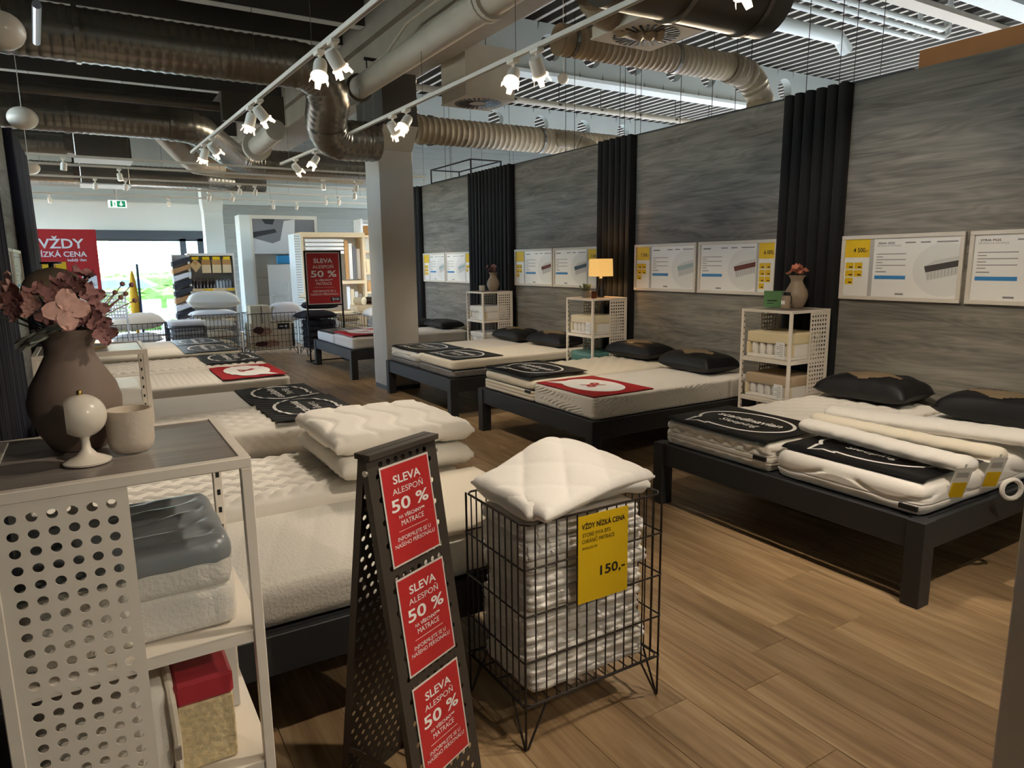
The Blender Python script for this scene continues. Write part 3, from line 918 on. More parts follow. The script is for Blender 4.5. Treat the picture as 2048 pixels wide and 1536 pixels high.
far = [(.6, 12.3, 'over the second crossing track near the exit sign', 1), (-.46, 17.1, 'far left beside the curtain top', 1), (1.72, 17.15, 'above the far window', 1),
       (2.62, 13.95, 'left of a pair left of the column', 0), (2.9, 13.95, 'right of a pair left of the column', 0), (3.95, 17.2, 'glowing over the siding wall', 1), (4.5, 17.2, 'beside the glowing one over the siding wall', 0),
       (4.7, 15.5, 'left of three close to the column', 1), (5.0, 15.5, 'middle of three close to the column', 0), (4.85, 13.98, 'just left of the column', 1), (3.75, 12.4, 'on the second track left of the column', 1), (4.35, 12.4, 'on the second track touching the column edge', 0),
       (-.1, 11.2, 'over the left curtains', 0), (.3, 13.95, 'behind the exit sign, left', 0), (.75, 13.95, 'behind the exit sign, right', 0), (2.3, 15.45, 'left above the picture unit', 0), (2.75, 15.45, 'right above the picture unit', 0)]
for x, y, w, on in far:
    row = min(rows, key=lambda r_: abs(r_[0] - y)); y = row[0] + .25 * (x + 4.5) / ((5.3 if row[0] < 13 else 9) + 4.5)
    spot(x, y, 3.19, (x + .3 * (1 if on else -1), y + (1.2 if y > 14 else .6), .8), 'small white track spotlight ' + w, SPOT_W * .5 if on else 0, near=False, group='small spotlights on the far tracks')
# hanging globes and sensors
def pendant(x, y, z, r, lb, shape=1.0):
    t = empty('pendant_sensor', (x, y, z), 0, lb, 'pendant')
    MB().lathe([(.001, r * shape)] + [(r * math.sin(a), r * shape * math.cos(a)) for a in [k * PI / 12 for k in range(1, 11)]] + [(r * .35, -r * shape * .96)], 22).build('globe', 'ceramic_cream', t, True)
    MB().tube([(0, 0, r * shape), (0, 0, 5.12 - z)], .004, 6).build('cord', 'white_paint', t)
    return t
pendant(-.165, 3.2, 2.535, .072, 'cream pendant globe at the upper left corner', .9)
pendant(-.36, 8.35, 3.11, .13, 'cream pendant globe hanging beside the left curtain', .8)
pendant(-.40, 8.6, 3.78, .05, 'small cream ceiling rose above the left pendant', .5)
pendant(-.55, 12.85, 3.17, .14, 'white pendant by the far curtain top', .7)
pendant(5.0, 7.0, 3.80, .065, 'small white ball sensor hanging right of the spotlights')
wl_ = [(5.9, 8.2), (6.2, 8.4), (6.45, 7.6), (6.7, 8.0), (7.0, 7.9), (7.25, 8.3), (6.1, 6.2), (6.4, 6.0), (6.9, 6.1), (6.6, 4.9), (7.0, 4.8), (7.1, 4.7), (7.4, 4.6), (6.0, 12.2), (6.5, 13.0), (7.2, 13.4), (7.9, 13.0)]
for k, (x, y) in enumerate(wl_):
    tag(MB().tube([(x, y, 2.7), (x, y, 5.2)], .004, 5).build('hanging_wire', 'wire'), 'thin suspension wire hanging behind the grey wall', 'wire', 'suspension wires behind the grey wall')
# small lit box frame on top of the far wall bay
t = empty('light_box', (WX + .3, 10.9, WT), 0, 'black framed light box on top of the far wall bay', 'light box')
mb = MB()
for a in (-.75, .75):
    for b in (-.28, .28): mb.box(a * 0 + b - .01, b + .01, a - .01, a + .01, 0, .26)
for b in (-.28, .28): mb.box(b - .01, b + .01, -.75, .75, .24, .26).box(b - .01, b + .01, -.75, .75, 0.01, .03)
for a in (-.75, .75): mb.box(-.28, .28, a - .01, a + .01, .24, .26)
mb.build('frame', 'wire_black', t)
MB().box(-.26, .26, -.73, .73, .005, .02).build('base_board', 'plywood', t)
# exit sign
t = empty('exit_sign', (.68, 16.0, 2.85), 0, 'green and white illuminated exit sign hanging below the tracks', 'exit sign')
MB().box(-.16, .16, -.02, .02, 0, .14, .004).build('panel', 'exit_white', t)
MB().box(-.01, .135, -.0215, -.02, .012, .128).build('green_field', 'exit_green', t)
MB().box(-.12, -.085, -.0215, -.02, .012, .128).build('door_mark', 'exit_green', t)
mb = MB().box(.05, .075, -.0235, -.0215, .06, .115)
mb.add([(.02, -.0225, .07), (.0625, -.0225, .028), (.105, -.0225, .07)], [(0, 1, 2)])
mb.build('arrow_mark', 'exit_white', t)
mb = MB().tube([(-.05, -.0225, .105), (-.048, -.0225, .07), (-.065, -.0225, .03)], .006, 5).tube([(-.048, -.0225, .07), (-.03, -.0225, .035)], .006, 5).tube([(-.065, -.0225, .08), (-.03, -.0225, .088)], .005, 5)
mb.build('running_figure', 'exit_green', t)
MB().tube([(0, 0, .14), (0, 0, 2.27)], .008, 8).build('hanger', 'track_white', t)
# ---------------------------------------------------------------- beds
def bed(x, y, Wd, dirx, label, L=2.01, h=.44):
    """dirx=+1: head towards +x (foot at x); local x runs foot -> head"""
    t = empty('bed_frame', (x, y, 0), 0, label, 'bed')
    s = dirx
    legp = None
    for a in (.05, L - .05):
        for b in (.05, Wd - .05):
            if legp is None: legp = MB().box(-.05, .05, -.045, .045, 0, h, .003).build('leg', 'bed_frame', t, loc=(s * a, b, 0))
            else: inst(legp, t, (s * a, b, 0))
    MB().box(s * .012, s * .045, .095, Wd - .095, h - .15, h - .002, .003).build('foot_rail', 'bed_frame', t)
    MB().box(s * (L - .045), s * (L - .012), .095, Wd - .095, h - .15, h - .002, .003).build('head_rail', 'bed_frame', t)
    sr = MB().box(s * .1, s * (L - .1), -.016, .016, h - .15, h - .002, .003).build('side_rail', 'bed_frame', t, loc=(0, .03, 0))
    inst(sr, t, (0, Wd - .03, 0))
    MB().box(s * .06, s * (L - .06), .05, Wd - .05, h - .06, h - .003).build('slat_base', 'bed_frame', t)
    MB().box(s * 1.0, s * 1.06, Wd / 2 - .03, Wd / 2 + .03, 0, h - .09).build('centre_leg', 'bed_frame', t)
    return t
BEDS = {'A': (3.30, 1.65, 1.88), 'B': (3.30, 4.22, 1.90), 'C': (3.28, 6.70, 1.93), 'D': (3.22, 9.86, 1.98)}
wordsR = {'A': 'nearest of the right row, beside the wire basket', 'B': 'second of the right row, with red and black cloths', 'C': 'third of the right row, standing before the column', 'D': 'farthest of the right row, behind the column'}
for k, (x, y, w) in BEDS.items(): bed(x, y, w, 1, 'charcoal wooden bed frame, ' + wordsR[k])
LBEDS = {'A': (1.62, 2.30, 1.66), 'B': (1.62, 4.55, 1.72), 'C': (1.62, 6.68, 1.96), 'D': (1.60, 9.10, 1.96)}
wordsL = {'A': 'nearest of the left row, under the folded toppers', 'B': 'second of the left row, under the quilted mattress', 'C': 'third of the left row, under the red cloth', 'D': 'farthest of the left row, near the wire baskets'}
for k, (x, y, w) in LBEDS.items(): bed(x, y, w, -1, 'charcoal bed frame, ' + wordsL[k])

def puff(v, k=.6): return np.power(np.abs(v) + 1e-6, k)
TOPS = {
    'plain': lambda x, y: 0 * x,
    'diamond': lambda x, y: .022 * puff(np.sin(PI * (x + y) / .15) * np.sin(PI * (x - y) / .15), .4),
    'diamond_big': lambda x, y: .020 * puff(np.sin(PI * (x * .8 + y) / .16) * np.sin(PI * (x * .8 - y) / .16), .4),
    'zigzag': lambda x, y: .028 * puff(np.sin(PI * (x + .045 * tri(y / .13)) / .085), .55),
    'stripe': lambda x, y: .010 * puff(np.sin(PI * (x * .94 + y * .34) / .14), .25),
    'honey': lambda x, y: .009 * puff(np.sin(PI * x / .05) * np.sin(PI * (y + .5 * x) / .05), .5),
    'wave': lambda x, y: .014 * puff(np.sin(PI * (y + .06 * np.sin(x * 7)) / .3), .3),
    'lines': lambda x, y: .004 * np.sin(2 * PI * (x + .05 * np.sin(y * 9)) / .05) * (np.sin(x * 5 + 1.5 * np.sin(y * 4)) > 0),
}
def groove(d, w=.006): return -np.exp(-(d / w) ** 2)
SIDES = {
    'none': None,
    'zig': lambda s, z: .014 * groove(z - (.112 + .020 * tri(s / .11)), .008) + .012 * groove(z - (.020 + .012 * tri(s / .11)), .008) + .004 * groove(z - .085, .004) + .004 * groove(z - .050, .004),
    'wave': lambda s, z: .012 * groove(z - (.085 + .030 * np.sin(s * 11)), .008) + .008 * groove(z - (.025 + .014 * np.sin(s * 11 + 1))) + .004 * groove(z - .055, .004),
    'diam': lambda s, z: .012 * puff(np.sin(PI * (s + z) / .07) * np.sin(PI * (s - z) / .07), .5),
    'rib': lambda s, z: .008 * puff(np.sin(PI * z / .035), .6),
    'swirl': lambda s, z: .007 * np.sin(2 * PI * (s + .10 * np.sin(z * 26 + s * 4)) / .055) * (np.sin(s * 6.5 + z * 9) > -.3) * (np.abs(z - .09) > .02),
}
def mattress(x, y, z, L, Wd, H, label, m='knit', top='plain', side='none', r=.04, res=.03, dirx=1, band=None, logo=None, group=None, sres=6, fam='mattress', cat='mattress'):
    nx = max(12, int(L / res)); ny = max(8, int(Wd / res))
    V, F = soft_block(L, Wd, H, r, TOPS[top], SIDES[side], nx, ny, sres)
    if dirx < 0:
        V[:, 0] *= -1; F = [f[::-1] for f in F]
    o = mesh(fam, V, F, m, smooth=True, loc=(x, y, z))
    tag(o, label, cat, group)
    if band:      # dark piping
        for zz in band:
            pts = [(.01, .01), (L - .01, .01), (L - .01, Wd - .01), (.01, Wd - .01), (.01, .01)]
            MB().tube([((-p if dirx < 0 else p) , q, zz) for p, q in pts], .008, 6).build('piping', 'black_cloth', o)
    if logo:
        for (yy, zz) in logo:
            MB().box((-1 if dirx < 0 else 1) * -.012, (-1 if dirx < 0 else 1) * .004, yy - .045, yy + .045, zz - .012, zz + .012).build('brand_tab', 'ink', o)
    return o
def pairR(k): 
    x, y, w = BEDS[k]; return x + .055, y + .05, (w - .1) / 2
x, y, w = pairR('A')
mattress(x, y + w + .004, .441, 1.93, w - .018, 0.159, 'white quilted mattress with zigzag border under the black cloth, near right bed', 'knit', 'diamond_big', 'zig', .03, .02, logo=[(.07, .075)], sres=24)
mattress(x, y, .441, 1.93, w - .022, 0.159, 'white mattress with wavy stitched side under rolled protectors, near right bed', 'cotton', 'wave', 'wave', .06, .02, logo=[(.07, .04)], sres=24)
x, y, w = pairR('B')
mattress(x, y + w + .006, .441, 1.93, w - .022, 0.104, 'cream ribbed spring mattress under a thick topper on second right bed', 'knit_cream', 'plain', 'rib', .02, .03, band=[.102], logo=[(.07, .085)], sres=12)
mattress(x - .005, y + w + .006, .547, 1.93, w - .022, .085, 'cream pillow-top topper on the far half of second right bed', 'cotton_cream', 'diamond', 'none', .04, .03, fam='mattress_topper', cat='topper')
mattress(x, y, .441, 1.93, w - .022, 0.179, 'white mattress with swirl-ribbed border under the red cloth on second right bed', 'knit', 'lines', 'swirl', .022, .014, sres=20)
x, y, w = pairR('C')
mattress(x, y + w + .004, .441, 1.93, w - .018, 0.064, 'grey quilted mattress base on far half of third right bed', 'quilt_grey', 'plain', 'diam', .02, .03, sres=8)
mattress(x - .01, y + w + .004, .507, 1.94, w - .018, .12, 'cream terry mattress with loose corner on far half of third right bed', 'terry', 'plain', 'wave', .05, .03)
mattress(x, y, .441, 1.93, w - .018, 0.084, 'grey diamond-quilted mattress base on near half of third right bed', 'quilt_grey', 'plain', 'diam', .02, .02, band=[.082], sres=12)
mattress(x, y, .53, 1.93, w - .018, .105, 'smooth cream foam mattress on near half of third right bed', 'knit_cream', 'plain', 'none', .03, .05)
x, y, w = pairR('D')
mattress(x, y + w + .004, .441, 1.93, w - .018, 0.154, 'pale mattress on the far half of the bed behind the column', 'knit_grey', 'plain', 'rib', .03, .04)
mattress(x, y, .441, 1.93, w - .018, 0.174, 'pale mattress under the red cloth on the bed behind the column', 'knit_grey', 'diamond', 'rib', .03, .04)
# left row
def pairL(k):
    x, y, w = LBEDS[k]; return x - .03, y + .05, (w - .1) / 2
x, y, w = pairL('A')
mattress(x, y, .441, 1.96, w - .005, 0.154, 'white terry mattress with slanted seams on nearest left bed', 'terry', 'stripe', 'none', .045, .016, -1)
mattress(x, y + w, .441, 1.96, w, 0.199, 'white zigzag-quilted mattress on nearest left bed', 'knit', 'zigzag', 'none', .05, .011, -1)
x, y, w = pairL('B')
mattress(x, y, .441, 1.96, w - .03, 0.204, 'white diamond-quilted mattress on second left bed', 'knit', 'diamond', 'diam', .05, .016, -1)
mattress(x, y + w, .441, 1.96, w, 0.204, 'smooth white mattress on the far half of second left bed', 'cotton', 'plain', 'none', .04, .04, -1)
x, y, w = pairL('C')
mattress(x, y, .441, 1.96, w - .005, 0.204, 'white honeycomb mattress under the red cloth on third left bed', 'knit', 'honey', 'none', .03, .014, -1)
mattress(x, y + w, .441, 1.96, w, 0.214, 'white zigzag mattress on the far half of third left bed', 'knit', 'zigzag', 'none', .03, .012, -1)
x, y, w = pairL('D')
mattress(x, y, .441, 1.96, w - .005, 0.204, 'cream smooth mattress on near half of farthest left bed', 'knit_cream', 'plain', 'none', .03, .05, -1)
mattress(x, y + w, .441, 1.96, w, 0.204, 'cream smooth mattress on far half of farthest left bed', 'knit_cream', 'plain', 'none', .03, .05, -1)

# ---------------------------------------------------------------- cloth runners with printed bubbles
def runner(x0, x1, y0, y1, z, kind, side, label, seed=1, amp=.004, droop=0, ripple=0):
    """cloth lying on a mattress; side R: read from -x, side L: read from +x"""
    red = kind == 'percent'
    nu, nv = 40, 44
    f = wob(seed, amp, 16, 14, 5)
    cx, cy = (x0 + x1) / 2, (y0 + y1) / 2
    edge = (lambda x: np.maximum(0, (x0 + .05) - x)) if side == 'R' else (lambda x: np.maximum(0, x - (x1 - .05)))
    def h(x, y):
        v = f(x, y) + amp
        if ripple: v = v + ripple * (np.sin((x * .25 + y) * 75 + 2 * np.sin(x * 6)) + 1) * .5
        return z + v - droop * (edge(x) / .05) ** 2
    X, Y = np.meshgrid(np.linspace(x0, x1, nu), np.linspace(y0, y1, nv * (2 if ripple else 1)), indexing='ij')
    nvv = X.shape[1]
    wob2 = wob(seed + 9, .012, 9, 9)
    Xd = X + wob2(X, Y) * .6; Yd = Y + wob2(Y, X) * .6
    Z = h(Xd, Yd)
    top = np.stack([Xd - cx, Yd - cy, Z - z + .004], -1).reshape(-1, 3)
    bot = np.stack([Xd - cx, Yd - cy, Z - z], -1).reshape(-1, 3)
    V = np.concatenate([top, bot]); n = nu * nvv
    F = grid_faces(nu, nvv) + grid_faces(nu, nvv, n, True)
    per = [i * nvv for i in range(nu)] + [(nu - 1) * nvv + j for j in range(1, nvv)] + [i * nvv + nvv - 1 for i in range(nu - 2, -1, -1)] + [j for j in range(nvv - 2, 0, -1)]
    for a, b in zip(per, per[1:] + per[:1]): F.append((a, b, b + n, a + n)[::-1])
    o = mesh('display_cloth', V, F, 'red_cloth' if red else 'black_cloth', smooth=True, loc=(cx, cy, z), auto=60)
    tag(o, label, 'display cloth')
    W_ = y1 - y0; H_ = x1 - x0
    sg = 1 if side == 'R' else -1
    rl = .0035 if ripple else 0
    def mp(u, v, lift=.0065):
        lift += rl
        xx = sg * v; yy = -sg * u
        return (xx, yy, float(h(cx + xx, cy + yy)) - z + lift)
    a, b = W_ * .40, H_ * .36
    if red:
        NN = 80; V = []; F = []
        for i in range(25):
            rr = i / 24
            for k in range(NN):
                an = 2 * PI * k / NN
                V.append(mp(a * rr * math.cos(an), b * rr * math.sin(an)))
        for i in range(24):
            for k in range(NN):
                j = (k + 1) % NN; F.append((i * NN + k, i * NN + j, (i + 1) * NN + j, (i + 1) * NN + k))
        n0 = len(V)
        V += [mp(-a * .6, -b * .75), mp(-a * .95, -b * .2), mp(-a * 1.12, -b * 1.05)]
        F.append((n0, n0 + 1, n0 + 2))
        mesh('bubble_print', V, F, 'white_print', o)
        lettering([('%', 1, b * .8, 0, -b * .38)], 'red_cloth', o, lambda u, v: mp(u, v, .009))
    else:
        pts = []
        for k in range(241):
            an = R(215) - R(330) * k / 240
            pts.append((a * math.cos(an), b * math.sin(an)))
        e = pts[-1]
        pts += [(-a * .35 , -b * 1.06), (-a * .62, -b * .98), (-a * .78, -b * 1.22), (-a * .86, -b * .66), pts[0]]
        V = []; F = []
        for i, p in enumerate(pts):
            q0 = pts[max(0, i - 1)]; q1 = pts[min(len(pts) - 1, i + 1)]
            tx, ty = q1[0] - q0[0], q1[1] - q0[1]; l = math.hypot(tx, ty) or 1
            nx_, ny_ = -ty / l * .011, tx / l * .011
            V += [mp(p[0] + nx_, p[1] + ny_), mp(p[0] - nx_, p[1] - ny_)]
        for i in range(len(pts) - 1): F.append((2 * i, 2 * i + 1, 2 * i + 3, 2 * i + 2))
        mesh('bubble_print', V, F, 'white_print', o)
        lettering([('scandinavian', 1, b * .34, 0, b * .06, a * 1.5), ('Sleeping', 0, b * .30, 0, -b * .40, a * .9)], 'white_print', o, lambda u, v: mp(u, v, .007))
    return o
runner(3.35, 3.99, 2.62, 3.47, .620, 'text', 'R', 'black cloth with white speech-bubble print on zigzag mattress of near right bed', 1, .003, .012)
runner(3.40, 3.98, 1.73, 2.55, .616, 'text', 'R', 'black cloth with white bubble outline half under the rolled protectors', 2, .004, .012)
runner(3.35, 4.0, 5.20, 6.06, .656, 'text', 'R', 'black bubble-print cloth on the thick topper of second right bed', 3, .010, .02)
runner(3.36, 4.0, 4.29, 5.12, .624, 'percent', 'R', 'red cloth with white percent bubble on second right bed', 4, .003, 0)
runner(3.34, 3.98, 7.70, 8.54, .632, 'text', 'R', 'black bubble-print cloth on the far half of third right bed', 5, .006, .012)
runner(3.36, 4.0, 6.78, 7.62, .638, 'text', 'R', 'black bubble-print cloth on the near half of third right bed', 6, .003, 0)
runner(3.28, 3.95, 10.92, 11.76, .598, 'text', 'R', 'black bubble-print cloth on the bed beside the tall sale sign', 7, .006, .01)
runner(3.28, 3.95, 9.95, 10.85, .642, 'percent', 'R', 'red percent cloth on the bed behind the column', 8, .01, .02)
runner(.98, 1.57, 4.62, 5.40, .668, 'text', 'L', 'rippled black bubble cloth on the diamond-quilted left mattress', 11, .003, 0, .005)
runner(.98, 1.57, 5.44, 6.18, .646, 'text', 'L', 'rippled black bubble cloth on the smooth second left mattress', 12, .003, 0, .005)
runner(.98, 1.57, 6.75, 7.62, .656, 'percent', 'L', 'red cloth with white bubble on the third left bed', 13, .003, 0, .005)
runner(.98, 1.57, 7.72, 8.55, .685, 'text', 'L', 'black cloth with blue sheen on the zigzag mattress of third left bed', 14, .003, 0, .004)
runner(.94, 1.55, 9.18, 10.05, .646, 'text', 'L', 'black bubble cloth on near half of farthest left bed', 15, .004, 0, .002)
runner(.94, 1.55, 10.15, 10.98, .646, 'text', 'L', 'black bubble cloth on far half of farthest left bed', 16, .004, 0, .002)

# ---------------------------------------------------------------- pillows
def pillow_mesh(a, b, T, seed, n=26):
    u = np.linspace(-1, 1, n); U, V_ = np.meshgrid(u, u, indexing='ij')
    f = wob(seed, .012, 14, 14, 5); g = wob(seed + 5, .02, 5, 5, 3)
    t = np.power(np.maximum(0, (1 - U ** 4) * (1 - V_ ** 4)), .42)
    px = a * U * (1 - .10 * (1 - V_ ** 2) * 0 - .06 * (1 - np.abs(V_)) * np.abs(U)) * (1 - .05 * (V_ ** 2) * (1 - U ** 2))
    py = b * V_ * (1 - .08 * (1 - np.abs(U) ** 2) * np.abs(V_) * 0 + .0) * (1 - .07 * (1 - U ** 2))
    px = px * (1 - .07 * (1 - V_ ** 2))
    zt = T * .62 * t + f(px * 3, py * 3) * t + g(px, py) * t
    zb = -T * .38 * t
    return px, py, zt, zb
def pillow(x, y, z, a, b, T, label, m='black_pillow', seed=1, rz=0, tilt=(0, 0), star=False, cat='pillow', fam='pillow', group=None, parent=None):
    px, py, zt, zb = pillow_mesh(a, b, T, seed)
    n = px.shape[0]
    V = np.concatenate([np.stack([px, py, zt], -1).reshape(-1, 3), np.stack([px, py, zb], -1).reshape(-1, 3)])
    F = grid_faces(n, n) + grid_faces(n, n, n * n, True)
    o = mesh(fam, V, F, m, smooth=True, loc=(x, y, z + T * .38), rot=(tilt[0], tilt[1], rz), parent=parent)
    if label: tag(o, label, cat, group)
    if star:
        i0, i1 = 8, 20
        pts = {}
        V = []; F = []
        # kite-shaped printed motif following the surface
        for i in range(n):
            for j in range(n):
                V.append((px[i, j], py[i, j], zt[i, j] + .004))
        for i in range(n - 1):
            for j in range(n - 1):
                uu = (i + .5) / (n - 1) * 2 - 1; vv = (j + .5) / (n - 1) * 2 - 1
                if abs(uu + .15) < .75 * max(0, (.75 - abs(vv * 1.1))) + .08 and abs(vv) < .66 and uu > -.8:
                    a_ = i * n + j; F.append((a_, a_ + n, a_ + n + 1, a_ + 1))
        used = sorted({q for f_ in F for q in f_}); mp_ = {q: k for k, q in enumerate(used)}
        mesh('star_print', [V[q] for q in used], [tuple(mp_[q] for q in f_) for f_ in F], 'gold_print', o, smooth=True)
    return o
pillow(5.08, 3.03, .622, .23, .36, .19, 'black pillow with taupe star on the far half of near right bed', seed=1, rz=.05, star=True)
pillow(5.05, 2.10, .614, .23, .36, .20, 'black pillow with taupe star at the right edge of the view', seed=2, rz=-.04, star=True)
pillow(5.08, 5.68, .656, .22, .36, .17, 'black pillow with gold star by the table lamp shelf', seed=3, rz=.03, star=True)
pillow(5.05, 4.80, .624, .22, .36, .19, 'black pillow with star on the red-cloth bed near the vase shelf', seed=4, rz=-.05, star=True)
pillow(5.02, 8.12, .628, .22, .36, .17, 'black pillow on the far half of third right bed', seed=5, star=True)
pillow(5.05, 7.25, .636, .22, .36, .17, 'black star pillow on the near half of third right bed', seed=6, rz=.06, star=True)
pillow(5.0, 11.35, .597, .22, .36, .13, 'dark pillow at the far head of the bed behind the column', seed=7)
pillow(5.0, 10.4, .638, .22, .36, .14, 'dark pillow at the near head of the bed behind the column', seed=8)
pillow(-.18, 2.80, .607, .2, .34, .14, 'dark pillow on nearest left bed behind the perforated shelf', seed=9)

# ---------------------------------------------------------------- curtains
def curtain(y0, y1, x, out, label, m, pleat=.112, z1=3.085):
    n = max(2, int(round((y1 - y0) / pleat)))
    pts = []
    rg = random.Random(int(y0 * 100))
    for i in range(n):
        a = y0 + (y1 - y0) * i / n; b = y0 + (y1 - y0) * (i + 1) / n; w = b - a
        for t, d in ((.0, .0), (.05, .55), (.18, .9), (.5, 1.0), (.8, .82), (.94, .5)):
            pts.append((a + w * t, d * rg.uniform(.9, 1.05)))
    pts.append((y1, 0))
    zs = [0.02, .5, 1.0, 1.5, 2.0, 2.5, 2.9, z1]
    V = []; F = []
    for k, z in enumerate(zs):
        for i, (yy, d) in enumerate(pts):
            sway = .012 * math.sin(yy * 9 + z * 1.3)
            V.append((x + out * (.03 + .075 * d * (1 - .25 * z / 3)), yy + sway * (1 - z / 3.2), z - (.0 if k < len(zs) - 1 else .012 * (1 - d))))
    m_ = len(pts)
    nb = len(V)
    F += grid_faces(len(zs), m_)
    for k, z in enumerate(zs):
        for i, (yy, d) in enumerate(pts): V.append((x + out * .004, yy, z - (.0 if k < len(zs) - 1 else .012)))
    F += grid_faces(len(zs), m_, nb, True)
    t = (len(zs) - 1) * m_
    for i in range(m_ - 1):
        F.append((t + i, t + i + 1, nb + t + i + 1, nb + t + i)); F.append((i, i + 1, nb + i + 1, nb + i)[::-1])
    for k in range(len(zs) - 1):
        a = k * m_; F.append((a, a + m_, nb + a + m_, nb + a)); a += m_ - 1; F.append((a, a + m_, nb + a + m_, nb + a)[::-1])
    if out > 0: F = [f[::-1] for f in F]
    o = mesh('curtain', V, F, m, smooth=True, auto=55)
    return tag(o, label, 'curtain')
curtain(3.58, 4.20, WX, -1, 'black pleated curtain behind the shelf with the nearest right-hand vase', 'curtain_black')
curtain(6.165, 6.80, WX, -1, 'black pleated curtain behind the lit table lamp', 'curtain_black')
curtain(8.785, 10.11, WX, -1, 'wide black pleated curtain behind the pink-flower vase', 'curtain_black')
curtain(12.03, 12.75, WX, -1, 'narrow black curtain at the far end just right of the column', 'curtain_black')
curtain(1.2, 4.4, -.56, 1, 'navy pleated curtain nearest at the left edge behind the big vase', 'curtain_navy')
curtain(4.45, 6.45, -.56, 1, 'navy pleated curtain between the big vase shelf and the framed poster', 'curtain_navy')
curtain(8.75, 9.95, -.56, 1, 'navy pleated curtain beyond the framed poster on the left', 'curtain_navy')
curtain(10.0, 10.98, -.56, 1, 'navy pleated curtain at the far end of the left wall', 'curtain_navy')

# ---------------------------------------------------------------- framed price posters
def poster(yl, yr, z0, z1, label, price=None, title=None, price_left=True, tags=5, art='art_dark', flip=False, wallx=None):
    w = yl - yr; h = z1 - z0
    t = empty('framed_poster', ((WX if wallx is None else wallx), yl if not flip else yr, z0), -PI / 2 if not flip else PI / 2, label, 'poster', 'framed posters on the wall')
    b = .03
    mb = MB()
    mb.box(0, w, -.032, -.002, 0, b, .003).box(0, w, -.032, -.002, h - b, h, .003).box(0, b, -.032, -.002, b, h - b, .003).box(w - b, w, -.032, -.002, b, h - b, .003)
    mb.build('frame', 'frame_white', t)
    pc = .21
    if price_left: pa, pb, ma, mb_ = b, b + pc, b + pc + .035, w - b
    else: pa, pb, ma, mb_ = w - b - pc + .03, w - b, b, w - b - pc
    MB().box(b, w - b, -.014, -.004, b, h - b).build('backing', 'paper_grey', t)
    MB().box(ma, mb_, -.016, -.014, b, h - b).build('info_sheet', 'paper', t)
    MB().box(pa, pb, -.016, -.014, b, h - b).build('tag_sheet', 'paper', t)
    F_ = lambda lift: (lambda u, v: (u, -.0165 - lift, v))
    # yellow price sheet
    MB().box(pa, pb, -.018, -.016, h * .66, h - b).build('price_sheet', 'yellow', t)
    if price: lettering([(price, 1, .036, (pa + pb) / 2 + .03, h * .74, .125)], 'ink', t, F_(.002))
    s0 = None
    cw = (pb - pa) / 3.1
    for k in range(tags):
        i, j = k % 2, k // 2
        ux = pa + .012 + i * (cw + .008); vz = h * .62 - (j + 1) * (.062) - .01
        if s0 is None: s0 = MB().box(0, cw, -.0185, -.016, 0, .052).build('price_tag', 'yellow', t, loc=(ux, 0, vz))
        else: inst(s0, t, (ux, 0, vz))
        MB().box(ux + cw * .45, ux + cw * .9, -.0195, -.0186, vz + .01, vz + .02).build('print_line', 'ink', t)
    mw = mb_ - ma
    if title: lettering([(title, 1, .016, ma + .10, h - b - .045, .13)], 'ink', t, F_(.0006)); lettering([('PRUŽINOVÁ MATRACE', 0, .012, ma + .12, h - b - .064, .19)], 'ink_grey', t, F_(.0006))
    lines = MB()
    for k in range(6): lines.box(ma + .025, ma + mw * (.40 if k % 2 == 0 else .12), -.0168, -.016, h * .70 - k * .022, h * .70 - k * .022 + .006)
    lines.box(ma + .025, ma + .11, -.0168, -.016, h * .43, h * .43 + .008)
    if not title: lines.box(ma + .03, ma + .13, -.0168, -.016, h * .85, h * .85 + .014)
    for k, (q, r_) in enumerate(((.38, .5), (.56, .67), (.74, .97))): lines.box(ma + mw * q, ma + mw * r_, -.0168, -.016, h * .86, h * .86 + .010)
    lines.box(ma + mw * .3, ma + mw * .4, -.0168, -.016, h * .09, h * .09 + .014)
    lines.build('print_lines', 'ink_grey', t)
    MB().box(ma + .02, ma + mw * .41, -.0172, -.016, h * .325, h * .38).build('firmness_bar', 'ink_blue', t)
    # round picture clipped by the sheet edge
    V = []; cxx, czz, rr = mb_ - mw * .16, h * .47, h * .385
    for k in range(40):
        a = 2 * PI * k / 40
        V.append((min(mb_ - .001, cxx + rr * math.cos(a) * 1.15), -.0166, max(b + .001, min(h - b - .001, czz + rr * math.sin(a)))))
    mesh('round_picture', V, [tuple(range(40))], 'paper_circle', t)
    # cutaway drawing of the mattress
    q = lambda u, v: (mb_ - mw * .40 + u * mw * .40, -.0172, h * .27 + v * h * .4)
    def quad(name, P, m_, d=0): mesh(name, [(x_, y_ - d, z_) for x_, y_, z_ in [q(*p) for p in P]], [tuple(range(len(P)))], m_, t)
    quad('drawing_top', [(.05, .62), (.98, .86), (.98, .98), (.35, .84)], 'art_light')
    quad('drawing_core', [(.05, .62), (.98, .84), (.98, .62), (.10, .40)], art, .0004)
    quad('drawing_springs', [(.10, .40), (.98, .62), (.98, .34), (.16, .10)], 'art_light', .0004)
    sp = MB()
    for k in range(9):
        u0 = .16 + k * .092; v0 = .40 + (u0 - .1) * .25
        P = [q(u0, v0 - .02), q(u0 + .035, v0 - .01), q(u0 + .045, v0 - .25), q(u0 + .01, v0 - .27)]
        sp.add([(x_, y_ - .0009, z_) for x_, y_, z_ in P], [(0, 1, 2, 3)])
    sp.build('drawing_coils', 'paper_grey', t)
    return t
Z0, Z1 = 1.358, 1.872
poster(3.575, 2.62, Z0, Z1, 'framed price poster with yellow 4 500 price beside the nearest right curtain', '4 500,-', 'ESNA GS25', True, 5, 'art_dark')
